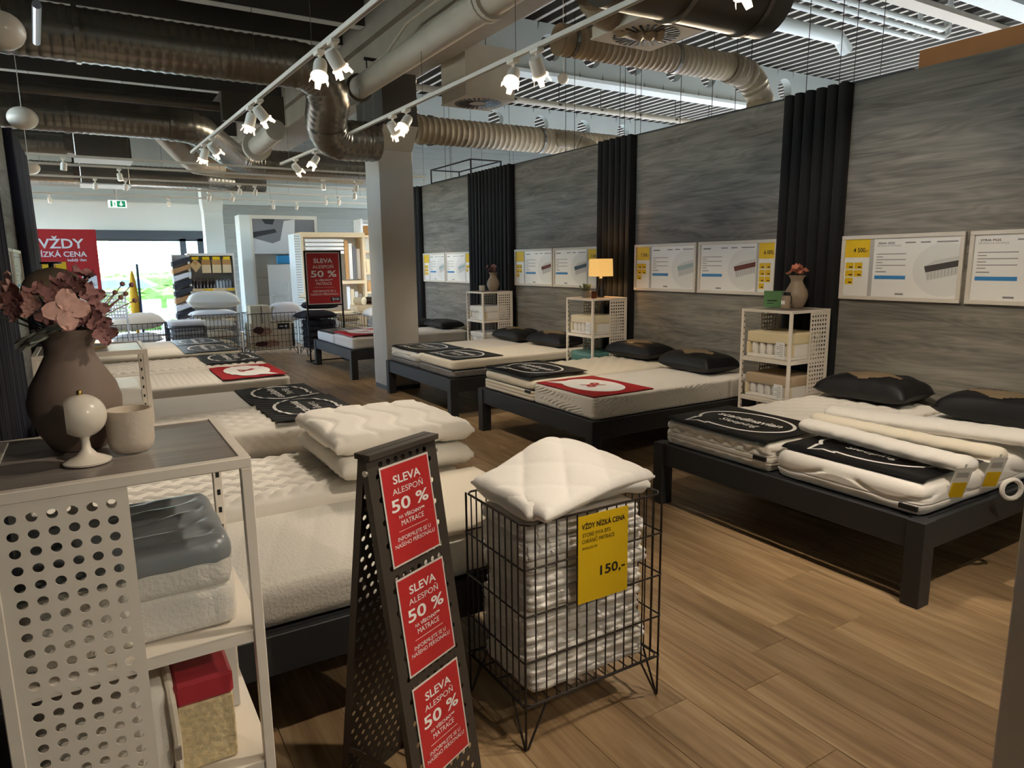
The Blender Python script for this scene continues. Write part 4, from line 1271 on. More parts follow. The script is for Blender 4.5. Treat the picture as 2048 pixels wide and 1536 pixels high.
poster(2.588, 1.62, Z0, Z1, 'framed poster cut by the right edge of the view', None, 'STRIA PS25', False, 5, 'art_dark')
poster(6.15, 5.20, Z0, Z1, 'framed poster right of the lamp with yellow 7 500 price', '7 500,-', None, True, 5, 'art_teal')
poster(5.172, 4.208, Z0, Z1, 'framed poster with yellow 6 000 price left of the nearest right curtain', '6 000,-', None, False, 7, 'art_brown')
poster(8.775, 7.80, Z0, Z1, 'framed poster right of the pink-flower vase, brown mattress picture', None, None, True, 5, 'art_brown')
poster(7.78, 6.815, Z0, Z1, 'framed poster left of the lamp with yellow 7 300 price', '7 300,-', None, False, 3, 'art_blue')
poster(12.02, 11.10, Z0, Z1, 'far framed poster just right of the column', None, None, True, 6, 'art_teal')
poster(11.08, 10.12, Z0, Z1, 'far framed poster left of the widest curtain', None, None, False, 3, 'art_teal')
poster(7.55, 6.62, Z0, Z1, 'framed poster seen edge-on on the left wall, nearer one', None, None, True, 0, 'art_teal', True, -.56)
poster(8.60, 7.62, Z0, Z1, 'framed poster seen edge-on on the left wall, farther one', None, None, True, 0, 'art_teal', True, -.56)
# ---------------------------------------------------------------- perforated shelf units
SZ = 1.28
def make_shelf(sgn, label):
    t = empty('shelf_unit', (0, 0, 0), 0, label, 'shelf', 'perforated steel shelf units')
    D, Wy, h, p = .50, .50, SZ, .024
    X = lambda a, b: (a, b) if sgn > 0 else (-b, -a)
    p0 = None
    for a in (0, D - p):
        for b in (0, Wy - p):
            xa, xb = X(a, a + p)
            if p0 is None:
                p0 = MB().box(-p / 2, p / 2, -p / 2, p / 2, 0, h - p, .002).build('post', 'steel_white', t, loc=((xa + xb) / 2, b + p / 2, 0))
            else: inst(p0, t, ((xa + xb) / 2, b + p / 2, 0))
    mb = MB()
    for b in (0, Wy - p): xa, xb = X(0, D); mb.box(xa, xb, b, b + p, h - p, h, .002)
    for a in (0, D - p): xa, xb = X(a, a + p); mb.box(xa, xb, p, Wy - p, h - p, h, .002)
    mb.build('top_frame', 'steel_white', t)
    xa, xb = X(p, D - p)
    MB().box(xa, xb, p, Wy - p, h - p, h - .003).build('top_board', 'top_grey_oak', t)
    for z in (.17, .53, .87):
        xa, xb = X(.004, D - .004)
        o = MB().box(xa, xb, .004, Wy - .004, z - .006, z, .001).build('shelf_board', 'steel_white', t)
        mb = MB(); xa, xb = X(p + .002, D - p)
        mb.box(xa, xb, .004, .022, z - .03, z - .006).box(xa, xb, Wy - .022, Wy - .004, z - .03, z - .006)
        xa, xb = X(.004, .022); mb.box(xa, xb, p, Wy - p, z - .03, z - .006)
        mb.build('shelf_lip', 'steel_white', o)
    xa, xb = X(D / 2 - .005, D - p)
    w = xb - xa
    pp = perforated(w, h - p - .04, 6, 34, .0098, .003, 'steel_white', 'perforated_panel', t, margin=.014, loc=(xa, .002, .04), seg=12)
    inst(pp, t, (xa, Wy - .006, .04))
    sl = MB()
    for k in range(22):
        z = .12 + k * .052
        xa, xb = X(.005, .019)
        sl.box((xa + xb) / 2 - .0045, (xa + xb) / 2 + .0045, Wy - p - .001, Wy - p + .0005, z, z + .016)
    tag(sl.build('slots', 'ink', t), kind='stuff')
    return t
sR = make_shelf(1, 'white perforated shelf between the two nearest right beds'); sR.location = (4.78, 3.56, 0)
dup(sR, (4.78, 6.13, 0), 0, 'white perforated shelf carrying the lit table lamp')
dup(sR, (4.78, 8.655, 0), 0, 'white perforated shelf carrying the pink-flower vase')
sL = make_shelf(-1, 'white perforated shelf carrying the big taupe vase at lower left'); sL.location = (.274, 1.575, 0)
dup(sL, (.235, 4.02, 0), 0, 'white perforated shelf further along the left row with glass bell jar')

# ---------------------------------------------------------------- sample blocks on shelves
def sample(x, y, z, lx, ly, lz, label, sgn=1, kind='spring', top='foam_cream', tagc=True, film=True):
    """cut mattress sample; open spring side faces the aisle (-x for sgn 1)"""
    t = empty('mattress_sample', (x, y, z), 0, label, 'sample')
    V, F = soft_block(lx, ly, lz * .42, .012, None, None, 10, 10, 3); V[:, 2] += lz * .58
    mesh('foam_layer', V, F, top, t, smooth=True, auto=50)
    MB().box(0, lx, 0, ly, 0, lz * .14, .006).build('base_layer', 'spring_cloth', t)
    MB().box(.06, lx, .0, ly, lz * .14, lz * .58).build('cover', 'spring_cloth', t)
    for a, b in ((0, .03), (ly - .03, ly)): MB().box(.0, .06, a, b, lz * .14, lz * .58).build('foam_edge', 'foam_cream', t)
    c0 = None
    n = 5
    for k in range(n):
        yy = .03 + (ly - .06) * (k + .5) / n
        if c0 is None: c0 = MB().lathe([(.024, 0), (.031, lz * .1), (.033, lz * .22), (.031, lz * .36), (.024, lz * .44)], 12).build('spring_coil', 'spring_cloth', t, True, loc=(.038, yy, lz * .14))
        else: inst(c0, t, (.038, yy, lz * .14))
    if tagc:
        MB().box(-.008, -.005, ly * .10, ly * .10 + .085, lz * .05, lz * .68).build('info_card', 'paper', t)
        mb = MB()
        for k in range(7): mb.box(-.0088, -.008, ly * .10 + .01, ly * .10 + (.075 if k % 3 else .05), lz * (.14 + k * .07), lz * (.14 + k * .07) + .004)
        mb.build('print_lines', 'ink_grey', t)
    if film:
        V, F = soft_block(lx + .012, ly + .012, lz + .006, .01, wob(3, .004, 30, 30), None, 12, 12, 3); V[:, :2] -= .006
        mesh('plastic_film', V, F, 'film', t, smooth=True)
    return t
for (bx, by, nm) in ((4.78, 3.56, 'the orange-flower vase shelf'),):
    sample(bx + .035, by + .03, .872, .40, .43, .22, 'cut spring sample with info card, upper board of ' + nm, film=False)
    sample(bx + .035, by + .03, .532, .40, .43, .20, 'cut sample with tan foam top, lower board of ' + nm, top='foam_tan', film=True)
sample(4.815, 6.16, .872, .40, .43, .21, 'film-wrapped spring mattress sample on the lamp shelf')
sample(4.815, 8.69, .872, .40, .43, .20, 'wrapped white mattress sample on the pink-flower vase shelf', top='spring_cloth')
sample(4.815, 8.69, .532, .40, .43, .16, 'low mattress sample on the lower board under the pink-flower vase', top='spring_cloth', tagc=False)
V, F = soft_block(.42, .44, .13, .03, wob(5, .01, 20, 20), None, 14, 14, 4)
o = mesh('bagged_sample', V, F, 'teal_bag', smooth=True, loc=(4.81, 6.16, .532)); tag(o, 'teal plastic-bagged sample on the lower board of the lamp shelf', 'sample')
# left near shelf: two samples
t = empty('wrapped_sample', (-.195, 1.63, .872), 0, 'cream mattress sample wrapped in shiny grey film on the near left shelf', 'sample')
for z0, nm in ((0, 'lower_half'), (.098, 'upper_half')):
    V, F = soft_block(.42, .40, .10, .022, wob(int(z0 * 100) + 2, .002, 30, 30), wob(4, .0025, 60, 90), 40, 36, 5); V[:, 2] += z0
    mesh(nm, V, F, 'terry', t, smooth=True)
V, F = soft_block(.428, .408, .062, .03, lambda x, y: .007 * np.sin(y * 70 + 3 * np.sin(x * 9)) * np.sin(x * 5) ** 2 + .004 * np.sin(x * 23 + y * 31), wob(6, .004, 50, 40), 50, 44, 4)
V[:, :2] -= .004; V[:, 2] += .152
mesh('film_cover', V, F, 'grey_wrap', t, smooth=True)
V, F = soft_block(.43, .41, .21, .025, wob(8, .004, 30, 40), wob(9, .003, 30, 40), 20, 20, 4); V[:, :2] -= .005; V[:, 2] -= .0
mesh('plastic_film', V, F, 'film', t, smooth=True)
t = empty('layered_sample', (-.195, 1.63, .532), 0, 'mattress sample with red foam layer over chipped foam on the near left shelf', 'sample')
MB().box(.272, .395, 0, .36, 0, .165, .004).build('chip_foam', 'foam_chip', t)
MB().box(.270, .397, -.002, .362, .165, .225, .008).build('red_foam', 'foam_red', t)
V, F = soft_block(.265, .38, .23, .035, wob(11, .004, 30, 30), wob(12, .004, 40, 30), 20, 30, 6)
mesh('knit_cover', V, F, 'knit', t, smooth=True)
MB().tube([(.266, -.006, .01), (.268, -.006, .10), (.264, -.004, .19), (.262, .02, .225), (.262, .34, .228)], .009, 8).build('piping', 'knit_cream', t)
MB().box(.258, .274, -.020, -.012, .05, .085, .002).build('zip_pull', 'bolt', t)
for k, (y0, rz) in enumerate(((2.0, 0), )):
    tag(MB().box(.21, .24, 1.83, 2.03, .534, .80).build('grey_card', 'paper_grey'), 'grey info board standing behind the red foam sample', 'card')

# ---------------------------------------------------------------- vases, flowers and small things
def vase(x, y, z, s, label, m, flowers='pink', n=7, seed=1):
    t = empty('flower_vase', (x, y, z), 0, label, 'vase')
    prof = [(.030, 0), (.056, 0), (.062, .008), (.082, .045), (.096, .09), (.097, .115), (.088, .15), (.066, .19), (.051, .22), (.050, .237), (.058, .258), (.070, .277), (.071, .280), (.067, .279), (.047, .24), (.046, .22), (.058, .19), (.07, .15), (.02, .10)]
    MB().lathe([(r * s, q * s) for r, q in prof], 36).build('body', m, t, True)
    return t
def petal_mesh(w, l, cup, nu=5, nv=6):
    V = []; F = []
    for i in range(nv):
        a = i / (nv - 1)
        ww = w * math.sin(PI * (.12 + .80 * a)) ** .7
        for j in range(nu):
            b = j / (nu - 1) * 2 - 1
            V.append((b * ww, l * a, cup * (a * a + .6 * b * b * a) + .003 * math.sin(9 * a + 5 * b)))
    F = grid_faces(nv, nu)
    n = len(V)
    V += [(x_, y_, z_ - .0012) for x_, y_, z_ in V]
    F += grid_faces(nv, nu, n, True)
    return V, F
def blossom(parent, c, d, r, m, n=4, cup=.25, seed=0):
    """a blossom of n petals around direction d"""
    rg = random.Random(seed)
    d = Vector(d).normalized()
    q = d.to_track_quat('Z', 'Y').to_matrix()
    mb = MB()
    V0, F0 = petal_mesh(r * .47, r, r * cup)
    for k in range(n):
        a = 2 * PI * k / n + rg.uniform(-.15, .15)
        rm = Matrix.Rotation(a, 3, 'Z') @ Matrix.Rotation(rg.uniform(-.2, .1), 3, 'X')
        mb.add([Vector(c) + q @ (rm @ Vector(v)) for v in V0], F0)
    mb.add([Vector(c) + q @ (Vector((.1 * r * math.cos(k), .1 * r * math.sin(k), .06 * r))) for k in range(6)], [tuple(range(6))])
    return mb.build('blossom', m, parent, True)
bv = vase(-.050, 1.908, SZ, 1.0, 'big taupe ceramic vase with pink hydrangea on the near left shelf', 'vase_taupe')
rg = random.Random(7)
V3 = lambda a, b, c: Vector((a, b, c))
rtv = Vector((1, .03, 0)); fwv = Vector((.03, -1, 0))        # sideways and towards the viewer
def atv(r_, u_, f_): return rtv * r_ + Vector((0, 0, .28 + u_)) + fwv * f_
mb_ = blossom(bv, atv(.004, .050, .105), fwv + V3(.1, 0, .15), .045, 'petal', 4, .04, 1)
spec = [(-.122, .068, .03, .030), (-.105, .098, .0, .034), (-.086, .075, .02, .034), (-.065, .06, .03, .03), (-.09, .05, .05, .025), (-.012, .082, .03, .035), (.012, .10, .0, .036), (.035, .105, -.02, .036), (-.01, .055, .03, .03), (.055, .075, .02, .030),
        (.060, .045, .03, .030), (.045, .03, .05, .028), (.062, .012, .05, .028), (.005, .02, .05, .028), (-.03, .035, .04, .028), (.045, .125, -.03, .028), (-.045, .085, -.03, .03), (.072, -.012, .06, .028), (.02, .085, .02, .030), (-.135, .055, .04, .026)]
for k, (a, b, c, r_) in enumerate(spec):
    d = (rtv * a * 6 + V3(0, 0, b * 5) + fwv * (.5 + c * 8) + V3(rg.uniform(-.4, .4), rg.uniform(-.4, .4), rg.uniform(-.2, .4)))
    blossom(bv, atv(a, b, c), d, r_, 'petal' if k in (0, 1, 3) else 'petal_dark', 4, .3, k + 3)
for k, (a, b, c, r_) in enumerate(spec):
    q_ = atv(a, b, c)
    MB().tube(smooth_path([(0, 0, .20), (q_.x * .3, q_.y * .3, .27), tuple(q_ - Vector((0, 0, .01)))], 4), .0018, 5).build('stem', 'stem', bv)
for k in range(7):
    a = rg.uniform(.06, .16); b = rg.uniform(.04, .10)
    q_ = atv(a, b, -.02)
    MB().tube(smooth_path([(0, 0, .22), (q_.x * .5, q_.y * .5, .30), tuple(q_)], 4), .0012, 5).lathe([(.001, -.006), (.006, -.003), (.006, .003), (.001, .006)], 7, tuple(q_)).build('berry_sprig', 'petal_dark', bv)
for a, b, c, rz_ in ((-.075, .006, .03, .6), (-.05, .0, .06, 1.0), (.0, .015, .06, 2.2)):
    V0, F0 = petal_mesh(.018, .075, -.02)
    q_ = atv(a * .4, b, c)
    dq = (rtv * -1 + Vector((0, 0, -.15))).to_track_quat('Y', 'Z').to_matrix() @ Matrix.Rotation(rz_ * .3, 3, 'Y')
    mesh('leaf', [q_ + dq @ Vector(v) for v in V0], F0, 'leaf_grey', bv, True)
# ball on a trumpet foot
t = empty('ball_ornament', (-.037, 1.735, SZ), 0, 'cream ball-shaped ornament on trumpet foot with brass knob', 'ornament')
MB().lathe([(.002, 0), (.046, 0), (.047, .004), (.040, .008), (.020, .018), (.010, .032), (.008, .05), (.012, .062)], 28).build('foot', 'ceramic_cream', t, True)
V = []; F = []
nu, nv = 30, 20; Rr = .047
ax = -rtv
for i in range(nv + 1):
    th = R(48) + (PI - R(48)) * i / nv
    for j in range(nu):
        ph = 2 * PI * j / nu
        V.append(ax * (Rr * math.cos(th)) + Vector((0, 0, 1)) * (Rr * math.sin(th) * math.cos(ph)) + ax.cross(Vector((0, 0, 1))) * (Rr * math.sin(th) * math.sin(ph)) + Vector((0, 0, .104)))
for i in range(nv):
    for j in range(nu):
        F.append((i * nu + j, i * nu + (j + 1) % nu, (i + 1) * nu + (j + 1) % nu, (i + 1) * nu + j))
F.append(tuple(range(nu)))
mesh('ball', V, F, 'ceramic_cream', t, True, auto=40)
MB().lathe([(.001, 0), (.006, 0), (.006, .007), (.004, .010)], 12, (0, 0, .150)).build('knob', 'brass', t, True)
def cup(x, y, z, r, h, label, m='candle_stone'):
    t = empty('candle_cup', (x, y, z), 0, label, 'candle')
    MB().lathe([(r * .4, 0), (r * .72, 0), (r * .92, h * .10), (r * .99, h * .25), (r, h * .6), (r, h), (r * .90, h), (r * .88, h * .8), (r * .3, h * .78)], 30).build('body', m, t, True)
    MB().lathe([(.001, h * .80), (r * .885, h * .80), (r * .885, h * .82), (.001, h * .83)], 24).build('wax', 'wax', t, True)
    MB().tube([(0, 0, h * .82), (.001, 0, h * .9)], .0015, 5).build('wick', 'ink', t)
    return t
cup(.053, 1.795, SZ, .049, .098, 'stone-coloured candle cup at the right of the big vase')
# right shelves
v1 = vase(5.17, 3.82, SZ, .98, 'taupe ceramic vase with small orange flowers beside the nearest right curtain', 'vase_small')
for k in range(9):
    a = 2 * PI * k / 9
    c = (.055 * math.cos(a) * (.4 + .6 * (k % 2)), .055 * math.sin(a) * (.4 + .6 * (k % 2)), .295 + .02 * (k % 3))
    blossom(v1, c, (math.cos(a), math.sin(a), 1.2), .034, 'petal_orange', 5, .45, k)
    MB().tube([(0, 0, .2), c], .002, 5).build('stem', 'stem', v1)
t = empty('jar_candle', (4.99, 3.78, SZ), 0, 'glass jar candle with dark handle left of the orange-flower vase', 'candle')
MB().lathe([(.02, 0), (.036, 0), (.040, .01), (.040, .09), (.030, .11), (.030, .13), (.026, .13), (.02, .1)], 24).build('jar', 'vase_small', t, True)
MB().lathe([(.031, .112), (.034, .115), (.034, .138), (.01, .14)], 20).build('lid', 'black_gloss', t, True)
MB().tube(smooth_path([(0, -.034, .12), (0, -.05, .09), (0, -.046, .04)], 5), .004, 6).build('handle', 'black_gloss', t)
MB().box(-.042, -.0405, -.018, .018, .04, .07).build('sticker', 'paper', t)
t = empty('card_stand', (5.12, 3.985, SZ), R(-60), 'small green printed card standing behind the jar candle', 'card')
MB().box(-.10, .10, -.002, .002, .0, .14).build('card', 'green_print', t)
MB().box(-.07, .01, -.003, -.002, .05, .06).box(-.07, -.02, -.003, -.002, .03, .036).build('print_lines', 'ink', t)
# lamp
t = empty('table_lamp', (5.10, 6.39, SZ), 0, 'lit table lamp with square linen shade and dark tapered foot', 'lamp')
MB().lathe([(.02, 0), (.042, 0), (.044, .004), (.044, .085), (.03, .088)], 8).build('foot', 'black_gloss', t)
MB().lathe([(.036, .088), (.022, .22), (.016, .225), (.010, .25)], 8).build('neck', 'black_gloss', t)
mb = MB()
for (a, b) in (((-.10, -.10), (.10, -.10)), ((.10, -.10), (.10, .10)), ((.10, .10), (-.10, .10)), ((-.10, .10), (-.10, -.10))):
    mb.add([(a[0], a[1], .24), (b[0], b[1], .24), (b[0] * .95, b[1] * .95, .44), (a[0] * .95, a[1] * .95, .44)], [(0, 1, 2, 3)])
mb.build('lamp_shade', 'lamp_shade', t)
ld = bpy.data.lights.new('bulb', 'POINT'); ld.energy = 5; ld.color = (1, .66, .30); ld.shadow_soft_size = .03
lo = bpy.data.objects.new('bulb', ld); COL.objects.link(lo); lo.parent = t; lo.location = (0, 0, .32)
t = empty('potted_succulent', (4.94, 6.46, SZ), 0, 'small succulent in a stone bowl left of the table lamp', 'plant')
MB().lathe([(.02, 0), (.05, .004), (.062, .04), (.060, .075), (.054, .075), (.05, .06), (.01, .06)], 20).build('bowl', 'stone_pot', t, True)
rg = random.Random(3)
V0, F0 = petal_mesh(.016, .085, .015)
for k in range(16):
    a = 2 * PI * k / 16 + rg.uniform(-.2, .2); el = rg.uniform(.5, 1.3)
    q_ = Vector((math.cos(a) * math.cos(el), math.sin(a) * math.cos(el), math.sin(el))).to_track_quat('Y', 'Z').to_matrix()
    mesh('leaf', [Vector((.02 * math.cos(a), .02 * math.sin(a), .065)) + q_ @ Vector(v) * rg.uniform(.8, 1.2) for v in V0], F0, 'leaf', t, True)
t = empty('amber_candle', (4.90, 6.26, SZ), 0, 'small amber glass candle in front of the lamp', 'candle')
MB().lathe([(.02, 0), (.032, 0), (.034, .01), (.034, .075), (.031, .075), (.030, .01)], 20).build('glass', 'amber_glass', t, True)
MB().lathe([(.001, .04), (.029, .04), (.029, .045)], 20).build('wax', 'wax', t, True)
v3 = vase(5.10, 8.90, SZ, .96, 'taupe ceramic vase with pink blossoms on the third right shelf', 'vase_small')
rg = random.Random(9)
for k in range(11):
    a = rg.uniform(0, 6.3); r_ = rg.uniform(.01, .09)
    c = (r_ * math.cos(a), r_ * math.sin(a) + .02, .31 + rg.uniform(-.02, .07))
    blossom(v3, c, (math.cos(a), math.sin(a), .8), .034, 'petal_pink' if k % 3 else 'petal_dark', 5, .35, k)
    MB().tube([(0, 0, .2), c], .002, 5).build('stem', 'stem', v3)
cup(4.90, 8.88, SZ, .045, .085, 'stone candle cup left of the pink-flower vase')
# second left shelf: bell jar, dome lamp
t = empty('bell_jar', (.0, 4.26, SZ), 0, 'clear glass bell jar with brass rim on the farther left shelf', 'bell jar')
MB().lathe([(.055, .008), (.055, .05), (.045, .11), (.02, .145), (.008, .15)], 24).build('glass_dome', 'jar_glass', t, True)
MB().lathe([(.001, 0), (.062, 0), (.062, .008), (.001, .008)], 24).build('base', 'brass', t, True)
MB().lathe([(.001, .148), (.008, .15), (.009, .162), (.003, .17)], 12).build('knob', 'jar_glass', t, True)
t = empty('dome_lamp', (-.145, 4.30, SZ), 0, 'grey dome-shaped lamp behind the hydrangea', 'lamp')
MB().lathe([(.001, 0), (.06, 0), (.06, .012), (.012, .02), (.010, .30)], 20).build('stand', 'black_gloss', t, True)
MB().lathe([(.150, .27), (.149, .30), (.135, .345), (.105, .385), (.06, .412), (.012, .422), (.010, .416), (.06, .406), (.10, .38), (.13, .34), (.145, .30), (.146, .27)], 32, cap=False).build('lamp_shade', 'vase_small', t, True)
MB().lathe([(.001, .42), (.012, .42), (.012, .436), (.05, .44), (.045, .45), (.001, .452)], 14).build('finial', 'black_gloss', t, True)
sample(-.17, 4.07, .872, .36, .40, .2, 'cream mattress sample on the farther left shelf', top='spring_cloth', tagc=False)
sample(-.17, 4.07, .532, .36, .40, .2, 'film-wrapped sample on the lower board of the farther left shelf', top='foam_cream', tagc=False)
# ---------------------------------------------------------------- folded toppers on the nearest left bed
def bent_slab(path, Wd, th, m, label, top=None, res=.02, r=None, fam='folded_topper', cat='topper', y0=0, sag=None):
    """thick quilted sheet following a path in x,z; width along y"""
    P = [Vector((p[0], 0, p[1])) for p in path]
    P = smooth_path(P, 10)
    L = [0]
    for a, b in zip(P, P[1:]): L.append(L[-1] + (b - a).length)
    tot = L[-1]; nu = max(20, int(tot / res)); nv = max(12, int(Wd / res))
    C_ = []; N_ = []
    k = 0
    for i in range(nu):
        s = tot * i / (nu - 1)
        while k < len(L) - 2 and L[k + 1] < s: k += 1
        f = (s - L[k]) / max(1e-9, L[k + 1] - L[k])
        C_.append(P[k].lerp(P[k + 1], f))
    for i in range(nu):
        t = C_[min(nu - 1, i + 1)] - C_[max(0, i - 1)]
        t.normalize(); N_.append(Vector((-t.z, 0, t.x)))
    V = []; F = []
    us = np.linspace(0, tot, nu); vs = np.linspace(0, Wd, nv)
    for sgn in (1, -1):
        for i in range(nu):
            eu = min(1, min(us[i], tot - us[i]) / (th * .6)) if th > 0 else 1
            for j in range(nv):
                ev = min(1, min(vs[j], Wd - vs[j]) / (th * .6))
                prof = math.sqrt(max(0, 1 - (1 - eu) ** 2)) * math.sqrt(max(0, 1 - (1 - ev) ** 2))
                h = th / 2 * (.25 + .75 * prof)
                if top is not None: h += float(top(us[i], vs[j])) * prof
                p = C_[i] + N_[i] * (h * sgn)
                V.append((p.x, y0 + vs[j], p.z))
    n = nu * nv
    F = grid_faces(nu, nv, 0, True) + grid_faces(nu, nv, n, False)
    per = [i * nv for i in range(nu)] + [(nu - 1) * nv + j for j in range(1, nv)] + [i * nv + nv - 1 for i in range(nu - 2, -1, -1)] + [j for j in range(nv - 2, 0, -1)]
    for a, b in zip(per, per[1:] + per[:1]): F.append((a, b, b + n, a + n))
    cx = sum(v[0] for v in V) / len(V); cy = y0 + Wd / 2; cz = min(v[2] for v in V)
    o = mesh(fam, [(x_ - cx, y_ - cy, z_ - cz) for x_, y_, z_ in V], F, m, smooth=True, loc=(cx, cy, cz))
    return tag(o, label, cat)
wv = lambda u, v: .016 * (1 - math.exp(-((((u + .045 * math.sin(v * 13) + .03) % .17) - .085) / .016) ** 2)) + .0025 * math.sin(u * 210) * math.sin(v * 190)
wv2 = lambda u, v: .006 * abs(math.sin(PI * (u * .9 + v) / .055) * math.sin(PI * (u - v) / .06)) ** .5 + .004 * math.sin(u * 90) * math.sin(v * 80)
bent_slab([(.93, .735), (1.15, .735), (1.40, .73), (1.62, .72)], .80, .095, 'terry', 'folded white terry topper lying under the wave-stitched one', wv2, .014, y0=3.06)
bent_slab([(.92, .842), (1.12, .848), (1.32, .842), (1.50, .840), (1.66, .832)], .74, .075, 'knit', 'folded white topper with wavy stitching on the nearest left bed', wv, .014, y0=3.12)
bent_slab([(1.62, .642), (1.3, .645), (1.05, .648)], .68, .07, 'knit_cream', 'smooth cream folded topper at the foot of the nearest left bed', None, .03, y0=2.36)

# ---------------------------------------------------------------- rolled protectors with tags on the near right bed
def roll(p, q, r, flat, label, m, seed, ends=.85):
    p = Vector(p); q = Vector(q); d = (q - p); n = 60
    t = d.normalized(); sd = Vector((-t.y, t.x, 0)).normalized()
    f = wob(seed, .16, 26, 3, 5); g = wob(seed + 3, .05, 60, 8, 4)
    V = []; F = []; m_ = 22
    for i in range(n):
        a = i / (n - 1)
        e = min(1, min(a, 1 - a) / .05); e = math.sqrt(max(.02, 1 - (1 - e) ** 2))
        c = p + d * a + sd * (.012 * math.sin(a * 5 + seed))
        for j in range(m_):
            an = 2 * PI * j / m_
            rr = 1 + float(f(a * 2, an)) * .6 + float(g(a * 2, an)) + .07 * abs(math.sin(a * 34 + seed + .6 * math.sin(an * 2))) ** .4 - .05
            V.append(c + sd * (r * math.cos(an) * rr * e * ends) + Vector((0, 0, flat * math.sin(an) * rr * e)))
    for i in range(n - 1):
        for j in range(m_):
            k = (j + 1) % m_; F.append((i * m_ + j, i * m_ + k, (i + 1) * m_ + k, (i + 1) * m_ + j)[::-1])
    F.append(tuple(range(m_))); F.append(tuple((n - 1) * m_ + j for j in range(m_ - 1, -1, -1)))
    mid = (p + q) / 2
    o = mesh('rolled_protector', [v - mid for v in V], F, m, smooth=True, loc=mid)
    return tag(o, label, 'mattress protector', 'rolled protectors on the near right bed')
def hang_tag(parent, at, rz, label_lines=True):
    t = mesh('hang_tag', *(lambda mb: (mb.V, mb.F))(MB().box(-.045, .045, -.001, .001, -.19, 0).box(-.006, .006, -.001, .001, 0, .02)), 'paper', parent, loc=at, rot=(R(18), 0, rz))
    MB().box(-.038, .038, -.0025, -.001, -.18, -.09).build('price_patch', 'yellow', t)
    MB().box(-.03, .03, -.002, -.001, -.06, -.03).build('print_patch', 'paper_grey', t)
    return t
r1 = roll((3.72, 2.66, .680), (3.66, 1.62, .674), .085, .042, 'white padded protector roll nearest the foot of the near right bed', 'cotton', 1)
r2 = roll((3.90, 2.72, .684), (3.96, 1.62, .680), .075, .040, 'cream ribbed protector roll in the middle of three', 'cotton_cream', 2)
r3 = roll((4.14, 2.78, .690), (4.42, 1.64, .688), .13, .045, 'broad white quilted protector roll nearest the pillow', 'cotton', 3)
for o, off in ((r1, (-.10, -.50, -.0)), (r2, (-.03, -.545, .0)), (r3, (.15, -.56, .0))):
    hang_tag(o, off, R(-28))
rp = [(.05 * math.cos(a), 0, .05 * math.sin(a)) for a in [k * 2 * PI / 18 for k in range(19)]]
MB().tube(rp, .012, 8).build('strap_loop', 'cotton', r2, True, loc=(.0, -.60, -.16), rot=(0, 0, R(-30)))

# ---------------------------------------------------------------- wire basket with folded protectors
def wire_basket(x0, y0, lx, ly, h, zb, label, wn, wires_x=14, wires_y=10, hor=(.24, .43, .62), m='wire', fine=True, foot=.16):
    t = empty('wire_basket', (x0, y0, 0), 0, label, 'wire basket')
    r = .0028 if fine else .004
    P = [(0, 0), (lx, 0), (lx, ly), (0, ly)]
    if fine:
        v0 = MB().tube([(0, 0, zb), (0, 0, h)], r, 6).build('upright_wire', m, t, loc=(0, 0, 0))
        first = True
        for i in range(1, wires_x):
            for yy in (0, ly): inst(v0, t, (lx * i / wires_x, yy, 0))
        for j in range(1, wires_y):
            for xx in (0, lx): inst(v0, t, (xx, ly * j / wires_y, 0))
        for xx, yy in ((0, ly), (lx, 0), (lx, ly)): inst(v0, t, (xx, yy, 0))
        hx = MB().tube([(0, 0, 0), (lx, 0, 0)], r * 1.25, 6).build('cross_wire', m, t, loc=(0, -.005, hor[0]))
        hy = MB().tube([(0, 0, 0), (0, ly, 0)], r * 1.25, 6).build('cross_wire', m, t, loc=(-.005, 0, hor[0]))
        for z in hor:
            inst(hx, t, (0, ly + .005, z)); inst(hy, t, (lx + .005, 0, z))
            if z != hor[0]: inst(hx, t, (0, -.005, z)); inst(hy, t, (-.005, 0, z))
        b0 = None
        for i in range(1, 12):
            if b0 is None: b0 = MB().tube([(0, 0, zb), (0, ly, zb)], r, 6).build('floor_wire', m, t, loc=(lx * i / 12, 0, 0))
            else: inst(b0, t, (lx * i / 12, 0, 0))
        for j in range(1, 4): MB().tube([(0, ly * j / 4, zb - .005), (lx, ly * j / 4, zb - .005)], r * 1.2, 6).build('floor_wire', m, t)
    else:
        mb = MB()
        for i in range(wires_x + 1):
            for yy in (0, ly): mb.tube([(lx * i / wires_x, yy, zb), (lx * i / wires_x, yy, h)], r, 4, cap=False)
        for j in range(1, wires_y):
            for xx in (0, lx): mb.tube([(xx, ly * j / wires_y, zb), (xx, ly * j / wires_y, h)], r, 4, cap=False)
        for z in hor: mb.tube([(a, b, z) for a, b in P + P[:1]], r, 4, cap=False)
        tag(mb.build('wire_sides', m, t), kind='stuff')
    for z, nm in ((h, 'top_rim'), (zb, 'bottom_rim')):
        ring = []
        c = .02
        for (a, b), (sx, sy) in zip(P, ((1, 1), (-1, 1), (-1, -1), (1, -1))):
            q1, q2 = (a + sx * c, b, z), (a, b + sy * c, z)
            ring += ([q2, q1] if (sx, sy) in ((1, 1), (-1, -1)) else [q1, q2])
        MB().tube(ring + ring[:1], r * 1.6, 8).build(nm, m, t, True)
    for (a, b), (sx, sy) in zip(P, ((1, 1), (-1, 1), (-1, -1), (1, -1))):
        pts = [(a + sx * .09, b, zb), (a + sx * .008, b, .006), (a, b, 0.004), (a, b + sy * .008, .006), (a, b + sy * .09, zb)]
        MB().tube(pts, r * 1.5, 6).tube([(a, b, .004), (a, b, h)], r * 1.5, 6).build('foot', m, t, True)
    return t
